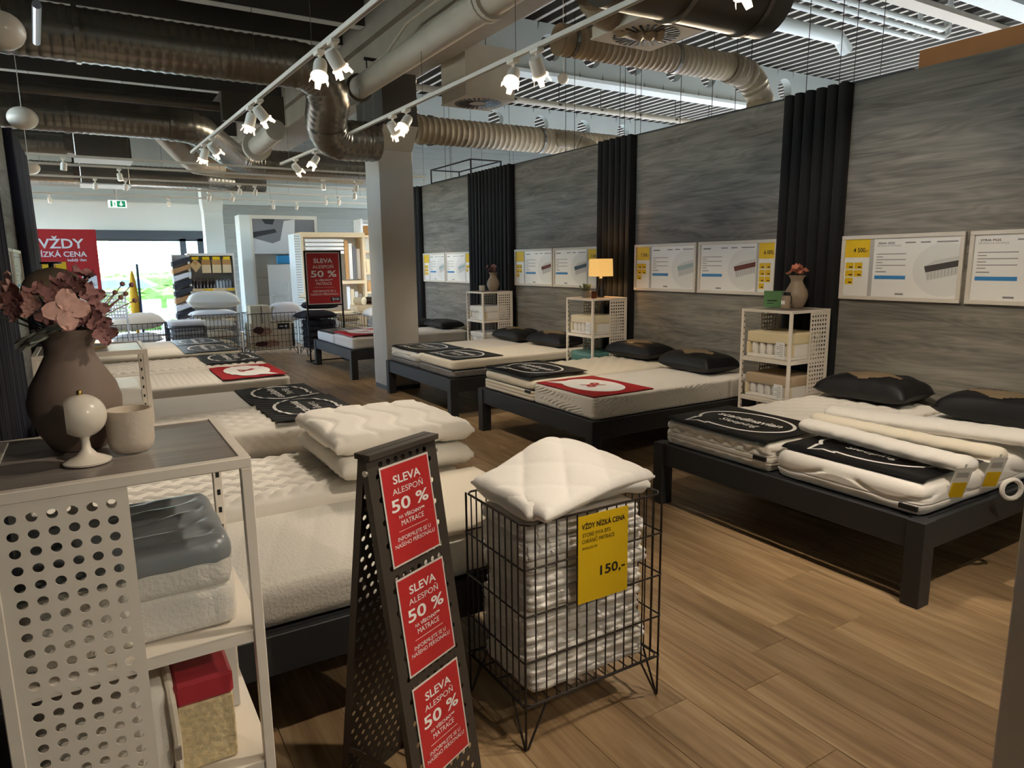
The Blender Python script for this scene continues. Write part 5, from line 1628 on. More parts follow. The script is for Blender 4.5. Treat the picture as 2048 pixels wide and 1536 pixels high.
bk = wire_basket(1.155, 1.84, .615, .415, .835, .17, 'dark wire basket full of folded white protectors in the foreground', 'wire', hor=(.17, .34, .51, .68))
# yellow price sheet clipped to the basket front
t = empty('price_sign', (1.37, 1.829, .50), 0, 'yellow price sign hanging on the front of the wire basket', 'sign')
w_, h_ = .225, .325
MB().box(0, w_, -.0015, .0015, 0, h_).build('sheet', 'yellow', t)
FF = lambda u, v: (u, -.0025, v)
lettering([('VŽDY NÍZKÁ CENA', 1, .020, .112, h_ - .048, .195), ('150,-', 1, .036, .150, .090, .115)], 'ink', t, FF)
lettering([('STORE MYA BTS', 0, .0155, .080, h_ - .078, .125), ('CHRÁNIČ MATRACE', 0, .0155, .088, h_ - .101, .145), ('80/90x200 CM', 0, .009, .050, h_ - .124, .065)], 'ink', t, FF)
# folded protectors in the stack
rg = random.Random(5)
zz = .176
nl = 10
for k in range(nl):
    th = .056
    lx, ly = .53 + rg.uniform(-.02, .02), .345 + rg.uniform(-.015, .015)
    f1 = wob(k + 20, .005, 30, 30, 5); f2 = wob(k + 40, .006, 60, 60, 5); ph = rg.uniform(0, 6)
    V, F = soft_block(lx, ly, th, .026, lambda x, y: .007 * puff(np.sin(PI * (x + y) / .12) * np.sin(PI * (x - y) / .12), .5) + f1(x, y),
                      lambda s, z: f2(s * .35, z * .2) + .0035 * np.sin(s * 60 + ph + z * 55) - .009 * np.exp(-((z - th * .5) / .006) ** 2), 46, 30, 8)
    o = mesh('folded_protector', V, F, 'cotton', smooth=True, loc=(1.195 + rg.uniform(-.014, .014) + (.53 - lx) / 2, 1.870 + rg.uniform(-.008, .014), zz))
    tag(o, ['lowest', 'second', 'third', 'fourth', 'fifth', 'sixth', 'seventh', 'eighth', 'ninth', 'tenth', 'eleventh', 'twelfth'][k] + ' folded white protector from the bottom of the wire basket stack', 'mattress protector', 'folded protectors in the wire basket')
    zz += th + .008
# two loose ones on top, the upper one skewed
qd = lambda u, v: .012 * abs(math.sin(PI * (u + v) / .22) * math.sin(PI * (u - v) / .22)) ** .35
o = bent_slab([(0, 0), (.14, .022), (.30, .03), (.44, .028), (.55, .012)], .36, .055, 'cotton', 'upper-middle folded white protector just under the skewed top one', qd, .014, fam='folded_protector', cat='mattress protector')
o.location = (1.46, 2.045, zz + .002); zz += .062
V = []; F = []
nu, nv = 60, 46
LX, LY = .56, .42
fA = wob(77, .010, 12, 12, 5)
for sgn in (1, -1):
    for i in range(nu):
        for j in range(nv):
            u, v = i / (nu - 1), j / (nv - 1)
            x_, y_ = (u - .5) * LX, (v - .5) * LY
            eu = min(1, min(u, 1 - u) * LX / .035); ev = min(1, min(v, 1 - v) * LY / .035)
            pr = math.sqrt(max(0, 1 - (1 - eu) ** 2)) * math.sqrt(max(0, 1 - (1 - ev) ** 2))
            base = .055 * math.exp(-((u - .62) / .30) ** 2) * (.35 + .9 * v) - .02 * max(0, .25 - u) * 2 + float(fA(x_, y_)) * .5
            thk = (.020 + .014 * pr * abs(math.sin(PI * (x_ * 1.2 + y_) / .24) * math.sin(PI * (x_ * 1.2 - y_) / .24)) ** .3) * (.2 + .8 * pr)
            V.append((x_, y_, .024 + base + thk * sgn))
n = nu * nv
F = grid_faces(nu, nv) + grid_faces(nu, nv, n, True)
per = [i * nv for i in range(nu)] + [(nu - 1) * nv + j for j in range(1, nv)] + [i * nv + nv - 1 for i in range(nu - 2, -1, -1)] + [j for j in range(nv - 2, 0, -1)]
for a, b in zip(per, per[1:] + per[:1]): F.append((a, b, b + n, a + n)[::-1])
o = mesh('folded_protector', V, F, 'cotton', smooth=True, loc=(1.465, 2.05, zz - .012), rot=(R(4), R(-2), R(8)))
tag(o, 'skewed white quilted protector on top of the wire basket stack', 'mattress protector')

# ---------------------------------------------------------------- perforated A-frame stand with red posters
PSI, LAM = R(24.7), R(8.03)
af = empty('poster_stand', (.610, 1.815, 0), PSI, 'dark perforated A-frame stand with three red sale posters', 'poster stand')
PW, PL = .288, 1.185
Zt = 1.172
def leaf_panel(sign, nm):
    e = Vector((0, sign * math.sin(LAM), -math.cos(LAM)))
    base = Vector((0, sign * .012, Zt)) + e * PL
    # local z of the sheet must run along -e : (0, -sign*sin, cos) -> rotation about x by +sign*LAM
    o = perforated(PW, PL, 8, 34, .0088, .003, 'taupe_steel', nm, af, stagger=True, margin=.018, seg=8, loc=tuple(base), rot=(sign * LAM, 0, 0))
    MB().box(-.004, .0, (-.0 if sign < 0 else -.022), (.022 if sign < 0 else 0.003), 0, PL).box(PW, PW + .004, (-.0 if sign < 0 else -.022), (.022 if sign < 0 else .003), 0, PL).build('folded_edge', 'taupe_steel', o)
    return o
fp = leaf_panel(-1, 'front_panel')
bp_ = leaf_panel(1, 'back_panel')
MB().box(-.004, PW + .004, -.03, -.002, Zt - .012, Zt + .004).box(-.004, PW + .004, .002, .03, Zt - .012, Zt + .004).build('top_hinge', 'taupe_steel', af)
for k in (-.006, PW + .006): MB().lathe([(.009, -.003), (.009, .003)], 10).build('bolt', 'bolt', af, loc=(k, -.012, Zt - .05), rot=(0, PI / 2, 0))
yb = math.sin(LAM) * .98
for k in (-.002, PW - .001):
    MB().box(k, k + .003, -yb - .01, yb + .01, Zt - math.cos(LAM) * .98 - .012, Zt - math.cos(LAM) * .98 + .012).build('brace', 'taupe_steel', af)
    MB().lathe([(.008, -.004), (.008, .004)], 10).build('bolt', 'bolt', af, loc=(k - .001, -yb, Zt - math.cos(LAM) * .98), rot=(0, PI / 2, 0))
def sale_poster(parent, ux, vz, w, h, label, back=-.004, jysk=False, tilt=None, name='sale_poster', nested=True):
    """A4-like red sheet in local x,z at the given corner (lower left)"""
    o = mesh(name, *(lambda mb: (mb.V, mb.F))(MB().box(0, w, -.0015, 0, 0, h)), 'plastic_edge', parent, loc=(ux, back, vz))
    if label: tag(o, label)
    b = w * .028
    MB().box(b, w - b, -.0022, -.0015, b, h - b).build('print_field', 'red_print', o)
    FF = lambda u, v: (u, -.0028, v)
    c = w / 2
    lettering([('SLEVA', 1, h * .085, c, h * .80, w * .56), ('50 %', 1, h * .125, c, h * .53, w * .76)], 'white_print', o, FF)
    lettering([('ALESPOŇ', 0, h * .062, c, h * .695, w * .62), ('MATRACE', 0, h * .055, c, h * .375, w * .46), ('INFORMUJTE SE U', 0, h * .042, c, h * .235, w * .68), ('NAŠEHO PERSONÁLU', 0, h * .042, c, h * .175, w * .82)], 'white_print', o, FF)
    lettering([('NA', 0, h * .036, c - w * .22, h * .450, w * .085), ('VŠECHNY**', 1, h * .036, c + w * .06, h * .450, w * .42)], 'white_print', o, FF)
    MB().box(c - w * .3, c + w * .3, -.0028, -.0022, h * .325, h * .328).build('rule', 'white_print', o)
    if jysk:
        MB().box(w * .68, w * .97, -.0032, -.0022, h * .055, h * .135).build('logo_field', 'navy_print', o)
        lettering([('JYSK', 1, h * .042, w * .845, h * .072, w * .20)], 'white_print', o, lambda u, v: (u, -.004, v))
        mb = MB()     # goose mark left of the name
        mb.add([(w * .715 + u * w * .05, -.004, h * .072 + v * h * .055) for u, v in ((0, 1), (.5, .9), (1, .55), (.7, .4), (.5, 0), (.2, .1), (.45, .5), (.3, .75))], [(0, 1, 2, 3, 6, 7), (3, 4, 5, 6)])
        mb.build('logo_mark', 'white_print', o)
    return o
for k in range(3):
    v = PL - .045 - .297 - k * (.297 + .035)
    sale_poster(fp, .036, v, .21, .297, None, -.003)

# ---------------------------------------------------------------- tall sale sign by the last right bed
t = empty('floor_sign', (3.20, 12.06, 0), 0, 'black framed floor sign with red sale poster standing left of the column', 'sign')
mb = MB()
for xx in (0, .62): mb.box(xx, xx + .025, -.012, .012, 0, 1.93)
mb.box(.025, .62, -.012, .012, 1.905, 1.93).box(.025, .62, -.012, .012, .985, 1.01)
mb.build('frame', 'wire_black', t)
MB().box(0, .025, -.25, .25, 0, .025).box(.62, .645, -.25, .25, 0, .025).box(.025, .62, -.01, .01, .03, .05).build('foot', 'wire_black', t)
MB().box(.025, .62, .002, .008, 1.01, 1.905).build('back_sheet', 'red_dark', t)
sale_poster(t, .03, 1.012, .585, .89, 'red sale poster', -.006, True)
# ---------------------------------------------------------------- far end of the shop
def far_basket(x, y, lx, ly, h, label, m='wire_black'):
    return wire_basket(x, y, lx, ly, h, .12, label, 'w', 12, 6, (.25, .38, .5), m, fine=False)
def cush(x, y, z, a, b, T, label, m, seed, rz=0, tilt=(0, 0), cat='pillow', fam='pillow'):
    return pillow(x, y, z, a, b, T, label, m, seed, rz, tilt, cat=cat, fam=fam)
far_basket(.20, 13.6, .95, .6, .72, 'black wire basket under the wrinkled pillow, leftmost of the far row')
cush(.70, 13.9, .15, .40, .27, .17, 'white pillow lying at the bottom of the leftmost far basket', 'cotton_cream', 31)
cush(.68, 13.9, .37, .40, .27, .17, 'grey-white pillow in the middle of the leftmost far basket', 'knit_grey', 36)
cush(.68, 13.9, .60, .44, .28, .30, 'wrinkled cream pillow on top of the leftmost far basket', 'cotton_cream', 32, .05, (0, -.05))
far_basket(1.12, 13.0, .58, .5, .66, 'black wire basket of folded grey blankets')
for k in range(7):
    V, F = soft_block(.50, .40, .075, .03, wob(k, .006, 20, 20), wob(k + 5, .006, 40, 40), 16, 14, 3)
    tag(mesh('folded_blanket', V, F, 'fleece_grey', smooth=True, loc=(1.16 + .005 * (k % 2), 13.05, .125 + k * .079)), ['lowest', 'second', 'third', 'fourth', 'fifth', 'sixth', 'seventh', 'eighth', 'ninth', 'tenth', 'eleventh', 'twelfth'][k] + ' folded grey blanket from the bottom of the low far basket', 'blanket', 'folded grey blankets in the far basket')
V, F = soft_block(.56, .44, .09, .04, wob(9, .012, 14, 14), wob(10, .006, 30, 30), 20, 16, 4)
tag(mesh('folded_blanket', V, F, 'knit_grey', smooth=True, loc=(1.13, 13.03, .682)), 'pale folded blanket on top of the grey blanket basket', 'blanket')
far_basket(1.62, 13.9, .80, .6, .80, 'black wire basket with two stacked white pillows')
for k in range(3): cush(2.0, 14.2, .13 + k * .2, .36, .27, .16, ['lowest', 'second', 'third'][k] + ' white pillow inside the basket with two stacked pillows on top', 'cotton_cream', 40 + k)
cush(2.0, 14.2, .735, .42, .28, .14, 'flatter white pillow under the plump one, left of the picture box', 'cotton', 33, .02)
cush(2.02, 14.2, .915, .46, .28, .30, 'plump white pillow on top of the middle far basket', 'cotton_cream', 34, -.03, (0, .03))
far_basket(2.50, 13.55, .88, .6, .80, 'black wire basket holding a box with printed photograph')
t = empty('picture_box', (2.53, 13.58, .13), 0, 'cardboard display box with printed picture in far wire basket', 'box')
MB().box(0, .81, .0, .5, 0, .48).build('carton', 'linen', t)
MB().box(.02, .55, -.004, 0, .02, .42).build('picture', 'linen', t)
def blob(cx, cz, rx, rz_, m_, d, nm, n=18, seed=1):
    rg_ = random.Random(seed)
    mesh(nm, [(cx + rx * math.cos(2 * PI * k / n) * rg_.uniform(.85, 1.1), -.004 - d, cz + rz_ * math.sin(2 * PI * k / n) * rg_.uniform(.85, 1.1)) for k in range(n)], [tuple(range(n))], m_, t)
blob(.24, .33, .15, .085, 'skin_print', .002, 'printed_face', seed=2); blob(.15, .36, .10, .07, 'hair_print', .003, 'printed_hair', seed=3); blob(.33, .10, .2, .07, 'skin_print', .002, 'printed_arm', seed=4); blob(.18, .10, .12, .05, 'hair_print', .003, 'printed_hair', seed=5)
MB().box(.50, .72, -.008, -.004, .36, .47).build('logo_field', 'ink', t)
MB().box(.535, .62, -.010, -.008, .405, .425).lathe([(.02, 0), (.02, .001)], 12).build('logo_mark', 'white_print', t) if False else MB().box(.535, .60, -.010, -.008, .405, .425).box(.63, .67, -.010, -.008, .395, .435).build('logo_mark', 'white_print', t)
MB().box(.76, .80, -.006, 0, .02, .46).build('side_strip', 'photo_dark', t)
for k, (a, b) in enumerate(((.0, .19), (.21, .35))): tag(MB().box(2.56 + a, 2.56 + b, 13.6, 13.9, .612, .95, .004).build('carton', 'linen'), ['tall', 'narrow'][k] + ' cream carton standing on the picture box', 'box')
cush(3.24, 13.85, .615, .30, .26, .36, 'white bedding pack on the picture box beside the cartons', 'cotton', 35, 0, cat='bedding', fam='bedding_pack')
far_basket(3.42, 13.0, .62, .55, .70, 'black wire basket of dark fleece blankets')
for k in range(5):
    V, F = soft_block(.54, .48, .105, .04, wob(k, .008, 20, 20), wob(k + 3, .008, 40, 40), 16, 14, 3)
    tag(mesh('fleece_blanket', V, F, 'fleece_black', smooth=True, loc=(3.46, 13.04, .125 + k * .107)), ['lowest', 'second', 'third', 'fourth', 'fifth', 'sixth', 'seventh', 'eighth', 'ninth', 'tenth', 'eleventh', 'twelfth'][k] + ' dark fleece blanket from the bottom of the basket left of the tall sign', 'blanket', 'dark fleece blankets')
cush(3.66, 13.25, .68, .34, .26, .15, 'dark grey cushion heaped on the fleece blankets', 'fleece_black', 38, .2)
cush(3.78, 13.35, .86, .34, .26, .14, 'upper dark cushion heaped behind the tall sign', 'fleece_black', 39, -.2)
cush(3.85, 13.5, 1.03, .34, .26, .14, 'tan cushion on top of the dark cushions', 'linen', 41, .1)
far_basket(4.15, 13.2, .45, .5, .72, 'black wire basket behind the tall sign')
for k in range(3): cush(4.37, 13.45, .13 + k * .22, .2, .2, .17, ['lowest', 'middle', 'upper'][k] + ' tan cushion in the basket behind the tall sign', 'linen', 50 + k)
far_basket(4.62, 12.7, .62, .5, .68, 'black wire basket of pale throws beside the column')
for k in range(5):
    V, F = soft_block(.55, .42, .10, .04, wob(k, .008, 20, 20), wob(k + 3, .008, 40, 40), 16, 14, 3)
    tag(mesh('folded_throw', V, F, 'knit_grey', smooth=True, loc=(4.65, 12.74, .125 + k * .102)), ['lowest', 'second', 'third', 'fourth', 'fifth', 'sixth', 'seventh', 'eighth', 'ninth', 'tenth', 'eleventh', 'twelfth'][k] + ' pale folded throw from the bottom of the basket beside the column', 'blanket', 'pale throws in the basket')
cush(4.9, 12.95, .64, .34, .26, .22, 'white rolled duvet on the basket beside the column', 'cotton', 42)
for k in range(3):
    tag(MB().tube([(4.72 + k * .24, 13.95, .945), (4.82 + k * .24, 13.75, .945)], .08, 14).build('rolled_throw', ['linen', 'bottle_dark', 'fleece_black'][k], smooth=True), ['tan', 'brown', 'dark grey'][k] + ' rolled throw lying behind the white duvet', 'throw')
tag(MB().box(4.63, 5.38, 13.6, 14.1, .75, .86, .01).box(4.68, 5.33, 13.65, 14.05, 0, .75).build('display_table', 'shelf_wood'), 'small wooden display table under the rolled throws', 'table')

# gondola with pouches and bottles, towels on its left end
t = empty('gondola_shelf', (1.80, 15.5, 0), 0, 'white gondola shelf with hanging pouches and bottles', 'shelf')
MB().box(0, .03, 0, .5, 0, 1.95).box(.85, .88, 0, .5, 0, 1.95).box(0.03, .85, .0, .5, 1.90, 1.95).build('frame', 'white_paint', t)
MB().box(.03, .85, .44, .47, 0, 1.9).build('back_panel', 'paper_grey', t)
mb = MB()
for k in range(22):
    for xx in (-.004, .85): mb.box(xx, xx + .034, .1, .4, .7 + k * .054, .7 + k * .054 + .02)
tag(mb.build('slots', 'paper_grey', t), kind='stuff')
for z in (.55, 1.18): MB().box(.03, .85, .02, .44, z, z + .06).build('shelf_board', 'shelf_wood', t)
MB().box(.25, .42, .012, .02, 1.19, 1.23).build('price_strip', 'yellow', t); MB().box(.70, .85, .012, .02, 1.19, 1.23).build('price_strip', 'yellow', t)
for k in range(4):
    p = empty('hanging_pouch', (1.90 + k * .2, 15.52, 1.52), 0, ['kraft-framed diamond pouch, leftmost under the gondola top', 'kraft pouch with yellow tab, second under the gondola top', 'kraft pouch with yellow tab, third under the gondola top', 'kraft pouch with yellow tab, rightmost under the gondola top'][k], 'pouch')
    MB().box(-.03, .07 + .03, 0, .05, .30, .36).build('tab', 'yellow', p)
    if k == 0:
        mb = MB(); mb.add([(-.08, 0, .2), (.03, 0, .05), (.15, 0, .2), (.03, 0, .32), (-.08, .06, .2), (.03, .06, .05), (.15, .06, .2), (.03, .06, .32)], [(0, 1, 2, 3), (7, 6, 5, 4), (0, 4, 5, 1), (1, 5, 6, 2), (2, 6, 7, 3), (3, 7, 4, 0)])
        mb.build('body', 'pouch', p)
        mb = MB(); mb.add([(-.01, -.004, .24), (.03, -.004, .19), (.075, -.004, .24), (.075, -.004, .27), (-.01, -.004, .27)], [(0, 1, 2, 3, 4)]); mb.build('window', 'kraft', p)
    else:
        MB().box(-.055, .115, 0, .06, .03, .20, .006).build('body', 'linen', p); MB().box(-.055, .115, .004, .056, .20, .30).build('top_flap', 'kraft', p)
b0 = None
for k in range(12):
    dark = k < 7
    if k in (0, 7):
        b0 = empty('pump_bottle', (1.86 + k * .066, 15.62, 1.24), 0, 'first dark pump bottle from the left on the gondola shelf' if dark else 'first clear pump bottle from the left on the gondola shelf', 'bottle', 'dark pump bottles' if dark else 'clear pump bottles')
        MB().lathe([(.01, 0), (.028, 0), (.028, .13), (.012, .15), (.012, .165)], 12).build('body', 'bottle_dark' if dark else 'bottle_clear', b0, True)
        MB().tube([(0, 0, .165), (0, 0, .2), (-.03, 0, .2)], .006, 6).build('pump', 'ink' if dark else 'alu', b0)
    else: dup(b0, (1.86 + k * .066, 15.62, 1.24), label=['first', 'second', 'third', 'fourth', 'fifth', 'sixth', 'seventh'][k if dark else k - 7] + (' dark' if dark else ' clear') + ' pump bottle from the left on the gondola shelf')
t = empty('towel_rack', (1.50, 15.35, 0), 0, 'narrow rack of hanging towels at the gondola end', 'rack')
MB().box(0, .27, .05, .12, 0, 1.92).build('panel', 'paper_grey', t)
for a in (-.012, .27): MB().box(a, a + .012, 0, .14, 0, 1.94).build('side', 'white_paint', t)
rg = random.Random(12)
for k in range(10):
    z = 1.78 - k * .145
    m_ = ['towel_dark', 'towel_tan', 'towel_white', 'towel_dark'][k % 4] if k < 8 else 'towel_white'
    mb = MB()
    path = smooth_path([(1.46, 15.2, z), (1.55, 15.2, z + .03), (1.66, 15.2, z + .07), (1.78, 15.2, z + .10)], 4)
    V = []
    for p in path:
        for yy, dz in ((15.02, 0), (15.345, .0), (15.345, -.09), (15.02, -.09)): V.append((p.x, yy, p.z + dz))
    F = [(3, 2, 1, 0), tuple(len(V) - 4 + i for i in range(4))]
    for i in range(len(path) - 1):
        for j in range(4): F.append((i * 4 + j, i * 4 + (j + 1) % 4, i * 4 + 4 + (j + 1) % 4, i * 4 + 4 + j))
    o = mesh('folded_towel', V, F, m_)
    tag(o, ['dark', 'tan', 'white', 'dark'][k % 4] + ' folded towel, number ' + ['one', 'two', 'three', 'four', 'five', 'six', 'seven', 'eight', 'nine', 'ten'][k] + ' from the top of the towel rack' if k < 8 else 'white folded towel low on the towel rack', 'towel', 'towels on the rack')
# tall unit with big picture
t = empty('picture_unit', (3.02, 16.5, 0), 0, 'tall white unit with large grey picture and drawer frames', 'display unit')
MB().box(0, .22, 0, .5, 0, 2.8).build('side_panel', 'facade_paint', t)
MB().box(.22, 1.72, .0, .06, 2.72, 2.8).box(1.66, 1.72, 0, .5, 0, 2.72).box(.22, .27, 0, .5, 0, 2.72).build('frame', 'white_paint', t)
MB().box(.27, 1.66, .40, .45, 0, 2.72).build('back_panel', 'paper', t)
MB().box(.27, 1.66, .02, .04, 1.95, 2.72).build('picture', 'photo_grey', t)
def ppoly(pts, m_, nm, d): mesh(nm, [(.27 + u * 1.39, .02 - d, 1.95 + v * .77) for u, v in pts], [tuple(range(len(pts)))], m_, t)
ppoly([(0, 0), (1, 0), (1, .35), (.6, .5), (.3, .3), (0, .45)], 'photo_white', 'picture_shape', .003)
ppoly([(.42, .35), (.5, .95), (.68, 1), (.66, .45), (.9, .55), (.92, .42), (.6, .28)], 'photo_white', 'picture_shape', .004)
ppoly([(.15, 1), (.2, .86), (.32, .84), (.36, 1)], 'photo_dark', 'picture_shape', .004)
ppoly([(.0, .62), (.35, .72), (.38, .62), (.0, .46)], 'photo_dark', 'picture_shape', .004)
for z in (.55, 1.0, 1.4): MB().box(.27, .95, .3, .32, z, z + .03).build('panel_rail', 'white_paint', t)
MB().box(.78, 1.30, .12, .20, 1.72, 1.92, .02).build('blue_header', 'sign_blue', t)
rg = random.Random(2)
t2 = None
k = 0
for (x, z, w, h) in ((3.95, .4, .28, .5), (4.2, .4, .26, .42), (3.75, .2, .28, .5), (4.0, .9, .26, .42), (4.25, .82, .22, .4), (3.7, 0.72, .25, .3), (4.3, 1.25, .22, .4)):
    if t2 is None: t2 = empty('mesh_drawer_tower', (3.6, 16.15, 0), 0, 'stacked white mesh drawer frames in front of the picture unit', 'drawer unit')
    tt = t2; a0, z0_ = x - 3.7, z
    mb = MB().box(0, w, 0, .3, 0, .02).box(0, w, 0, .3, h - .02, h).box(0, .02, 0, .02, 0, h).box(w - .02, w, 0, .02, 0, h).box(0, .02, .28, .3, 0, h).box(w - .02, w, .28, .3, 0, h)
    fr = mb.build('drawer_frame', 'paper', tt, loc=(a0, 0, z0_))
    mb = MB()
    for i in range(1, 10): mb.box(w * i / 10 - .004, w * i / 10 + .004, .004, .01, 0, h)
    tag(mb.build('mesh_bars', 'paper', fr), kind='stuff')
MB().box(-.05, .75, .3, .34, 0, 1.7).build('back_frame', 'paper', t2)
# middle rack with slats, its side panel ribbed
t = empty('slatted_rack', (4.0, 15.2, 0), 0, 'white rack with roller blinds and slats behind the tall sign', 'shelf')
MB().box(-.14, 0, 0, .5, 0, 2.34).build('side_panel', 'facade_paint', t)
mb = MB()
for k in range(34): mb.box(-.144, -.02, -.006, .0, .5 + k * .054, .5 + k * .054 + .022)
tag(mb.build('side_slots', 'sign_blue' if False else 'paper_grey', t), kind='stuff')
MB().box(0, 1.42, 0, .5, 2.28, 2.38).box(1.36, 1.42, 0, .5, 0, 2.28).box(0, .05, 0, .5, 0, 2.28).box(.05, 1.36, 0, .5, 1.26, 1.33).box(.05, 1.36, 0, .5, .6, .66).build('frame', 'shelf_wood', t)
MB().box(.05, 1.36, .46, .5, 0, 2.28).build('back_panel', 'paper', t)
s0 = None
for k in range(4):
    z = 1.92 + k * .085
    if s0 is None: s0 = MB().box(.08, .92, -.02, .1, 0, .06, .004).build('slat', 'paper', t, loc=(0, 0, z))
    else: inst(s0, t, (0, 0, z))
for k in range(4):
    for z, h in ((1.36, .85), (.7, .5)):
        x = .96 + k * .1
        MB().box(x, x + .075, .05 + .03 * k, .09 + .03 * k, z, z + h - .06 * k).build('blind_sample', ['kraft', 'paper', 'photo_grey', 'paper'][k] if z > 1 else ['paper', 'linen', 'paper', 'photo_white'][k], t)
t = empty('open_shelf', (5.55, 15.8, 0), 0, 'wooden-edged shelf bay with baskets left of the column', 'shelf')
MB().box(0, .05, 0, .5, 0, 2.72).box(.05, 1.6, .46, .5, 0, 2.72).box(1.55, 1.6, 0, .46, 0, 2.72).build('frame', 'paper', t)
for z in (.55, 1.0, 1.45, 1.95, 2.3): MB().box(.05, 1.55, 0, .46, z, z + .05).build('shelf_board', 'shelf_wood', t)
for k, (x, z, w, h, m_) in enumerate(((5.62, 2.35, .38, .26, 'wicker'), (6.05, 2.35, .14, .34, 'wicker'), (5.66, 1.50, .30, .3, 'linen'), (5.66, 1.05, .3, .25, 'kraft'), (5.66, .60, .3, .3, 'photo_grey'), (6.05, 1.5, .3, .3, 'paper'))):
    tt = empty('storage_basket', (x, 15.85, z), 0, ['wicker basket on the top board of the far shelf bay', 'tall wicker panel basket beside the column on the top board', 'linen box on the third board of the far shelf bay', 'kraft box on the second board of the far shelf bay', 'grey box on the lowest board of the far shelf bay', 'white box behind the column on the far shelf bay'][k], 'basket')
    mb = MB(); mb.add([(a * w * (.9 if q == 0 else 1) + (w * .05 if q == 0 and a == 0 else 0), b * .3, q * h) for q in (0, 1) for a, b in ((0, 0), (1, 0), (1, 1), (0, 1))], [(3, 2, 1, 0), (0, 1, 5, 4), (1, 2, 6, 5), (2, 3, 7, 6), (3, 0, 4, 7)])
    mb.build('body', m_, tt)
    MB().box(-.01, w + .01, -.01, .31, h - .04, h).build('rim', m_ if k > 1 else 'paper', tt)
# red always-low-price banner
t = empty('red_banner', (-.64, 13.5, 1.33), 0, 'big red price banner with white lettering beside the far window', 'sign')
MB().box(0, .855, -.01, .01, 0, .98).build('panel', 'red_print', t)
FF = lambda u, v: (u, -.0115, v)
lettering([('VŽDY', 1, .155, .36, .68, .62), ('NÍZKÁ CENA', 1, .085, .33, .545, .72), ('každý den', 1, .045, .55, .47, .26)], 'white_print', t, FF)
MB().box(.06, .235, -.013, -.01, .12, .46).build('yellow_sheet', 'yellow_deep', t); MB().box(.245, .39, -.013, -.01, .12, .46).build('yellow_sheet', 'yellow_deep', t)
MB().box(.59, .80, -.013, -.01, .02, .23).build('price_card', 'paper', t)
lettering([('60,-', 0, .05, .74, .07, .10)], 'ink', t, lambda u, v: (u, -.0145, v))
lettering([('VŽDY', 1, .035, .68, .26, .11)], 'white_print', t, FF)
MB().box(.02, .05, -.005, .03, -1.33, .0).box(.78, .81, -.005, .03, -1.33, 0).build('leg', 'white_paint', t)
t = empty('pegboard_stand', (.12, 13.2, 0), 0, 'white pegboard stand beside the red banner', 'stand')
perforated(.42, .45, 9, 8, .014, .01, 'paper', 'pegboard', t, loc=(0, 0, .85), seg=8)
MB().box(0, .03, .012, .04, 0, 1.3).box(.39, .42, .012, .04, 0, 1.3).build('leg', 'white_paint', t)
t = empty('folded_parasol', (.78, 15.6, 0), 0, 'closed dark parasol with yellow cover near the window', 'parasol')
MB().lathe([(.03, 0), (.03, .6), (.075, .7), (.085, 1.0), (.05, 1.45), (.012, 1.62)], 14).build('cover', 'apron_yellow', t, True)
MB().tube([(.09, -.05, .3), (.10, -.05, 1.75)], .022, 8).build('pole', 'navy_print', t, True)
# ---------------------------------------------------------------- outside
tag(MB().box(-14, 22, Y1 + .2, 60, -.25, -.12).build('ground', 'asphalt'), kind='structure')
def bushy(name, label, cat, x0, x1, y0, y1, z0, z1, m, seed, n=26):
    V, F = soft_block(x1 - x0, y1 - y0, z1 - z0, .25, wob(seed, .22, 9, 9, 6), wob(seed + 1, .2, 7, 9, 6), max(12, int((x1 - x0) / .2)), 12, 6)
    rg_ = np.random.RandomState(seed); V = V + rg_.uniform(-.06, .06, V.shape)
    o = mesh(name, V, F, m, smooth=False, loc=(x0, y0, z0)); return tag(o, label, cat)
bushy('hedge', 'clipped green hedge outside the window, nearer one', 'hedge', -6, 7, 22.4, 23.4, -.15, 1.05, 'hedge', 3)
bushy('hedge', 'tall bright hedge beyond the parked car', 'hedge', -8, 12, 34, 35.5, -.15, 1.35, 'hedge', 5)
for k, (x, y, r_, h_) in enumerate(((2.6, 50, 1.5, 4.2), (5.0, 46, 1.7, 4.6), (7.6, 50, 1.5, 3.6), (-1.5, 46, 1.6, 3.2))):
    t = empty('tree', (x, y, -.12), 0, ['leafy tree beyond the hedge in the window middle', 'tall leafy tree right in the window', 'leafy tree at the right window edge', 'leafy tree behind the red banner'][k], 'tree')
    MB().lathe([(.2, 0), (.16, h_ * .5), (.05, h_ * .8)], 8).build('trunk', 'stem', t, True)
    rg_ = random.Random(k)
    V = []; F = []
    for i in range(14):
        th = PI * i / 13
        for j in range(18):
            ph = 2 * PI * j / 18; rr = r_ * rg_.uniform(.82, 1.12)
            V.append((rr * math.sin(th) * math.cos(ph), rr * math.sin(th) * math.sin(ph), h_ * .58 + rr * math.cos(th) * .9))
    for i in range(13):
        for j in range(18): F.append((i * 18 + j, i * 18 + (j + 1) % 18, (i + 1) * 18 + (j + 1) % 18, (i + 1) * 18 + j)[::-1])
    mesh('crown', V, F, 'tree', t)
t = empty('parked_car', (1.0, 28.0, -.12), 0, 'silver car parked behind the near hedge', 'car')
prof = [(-2.0, .35), (-2.05, .75), (-1.3, .95), (-.6, 1.42), (.7, 1.45), (1.5, 1.0), (2.0, .9), (2.05, .4)]
MB().prism(prof, 0, 1.7).build('body', 'car_silver', t)
MB().prism([(-1.1, .98), (-.55, 1.36), (.62, 1.38), (1.25, 1.0)], -.01, 0).build('side_window', 'car_glass', t)
MB().prism([(-1.28, .98), (-.62, 1.40), (-.66, 1.42), (-1.33, .98)], .1, 1.6).build('windscreen', 'car_glass', t)
w0 = None
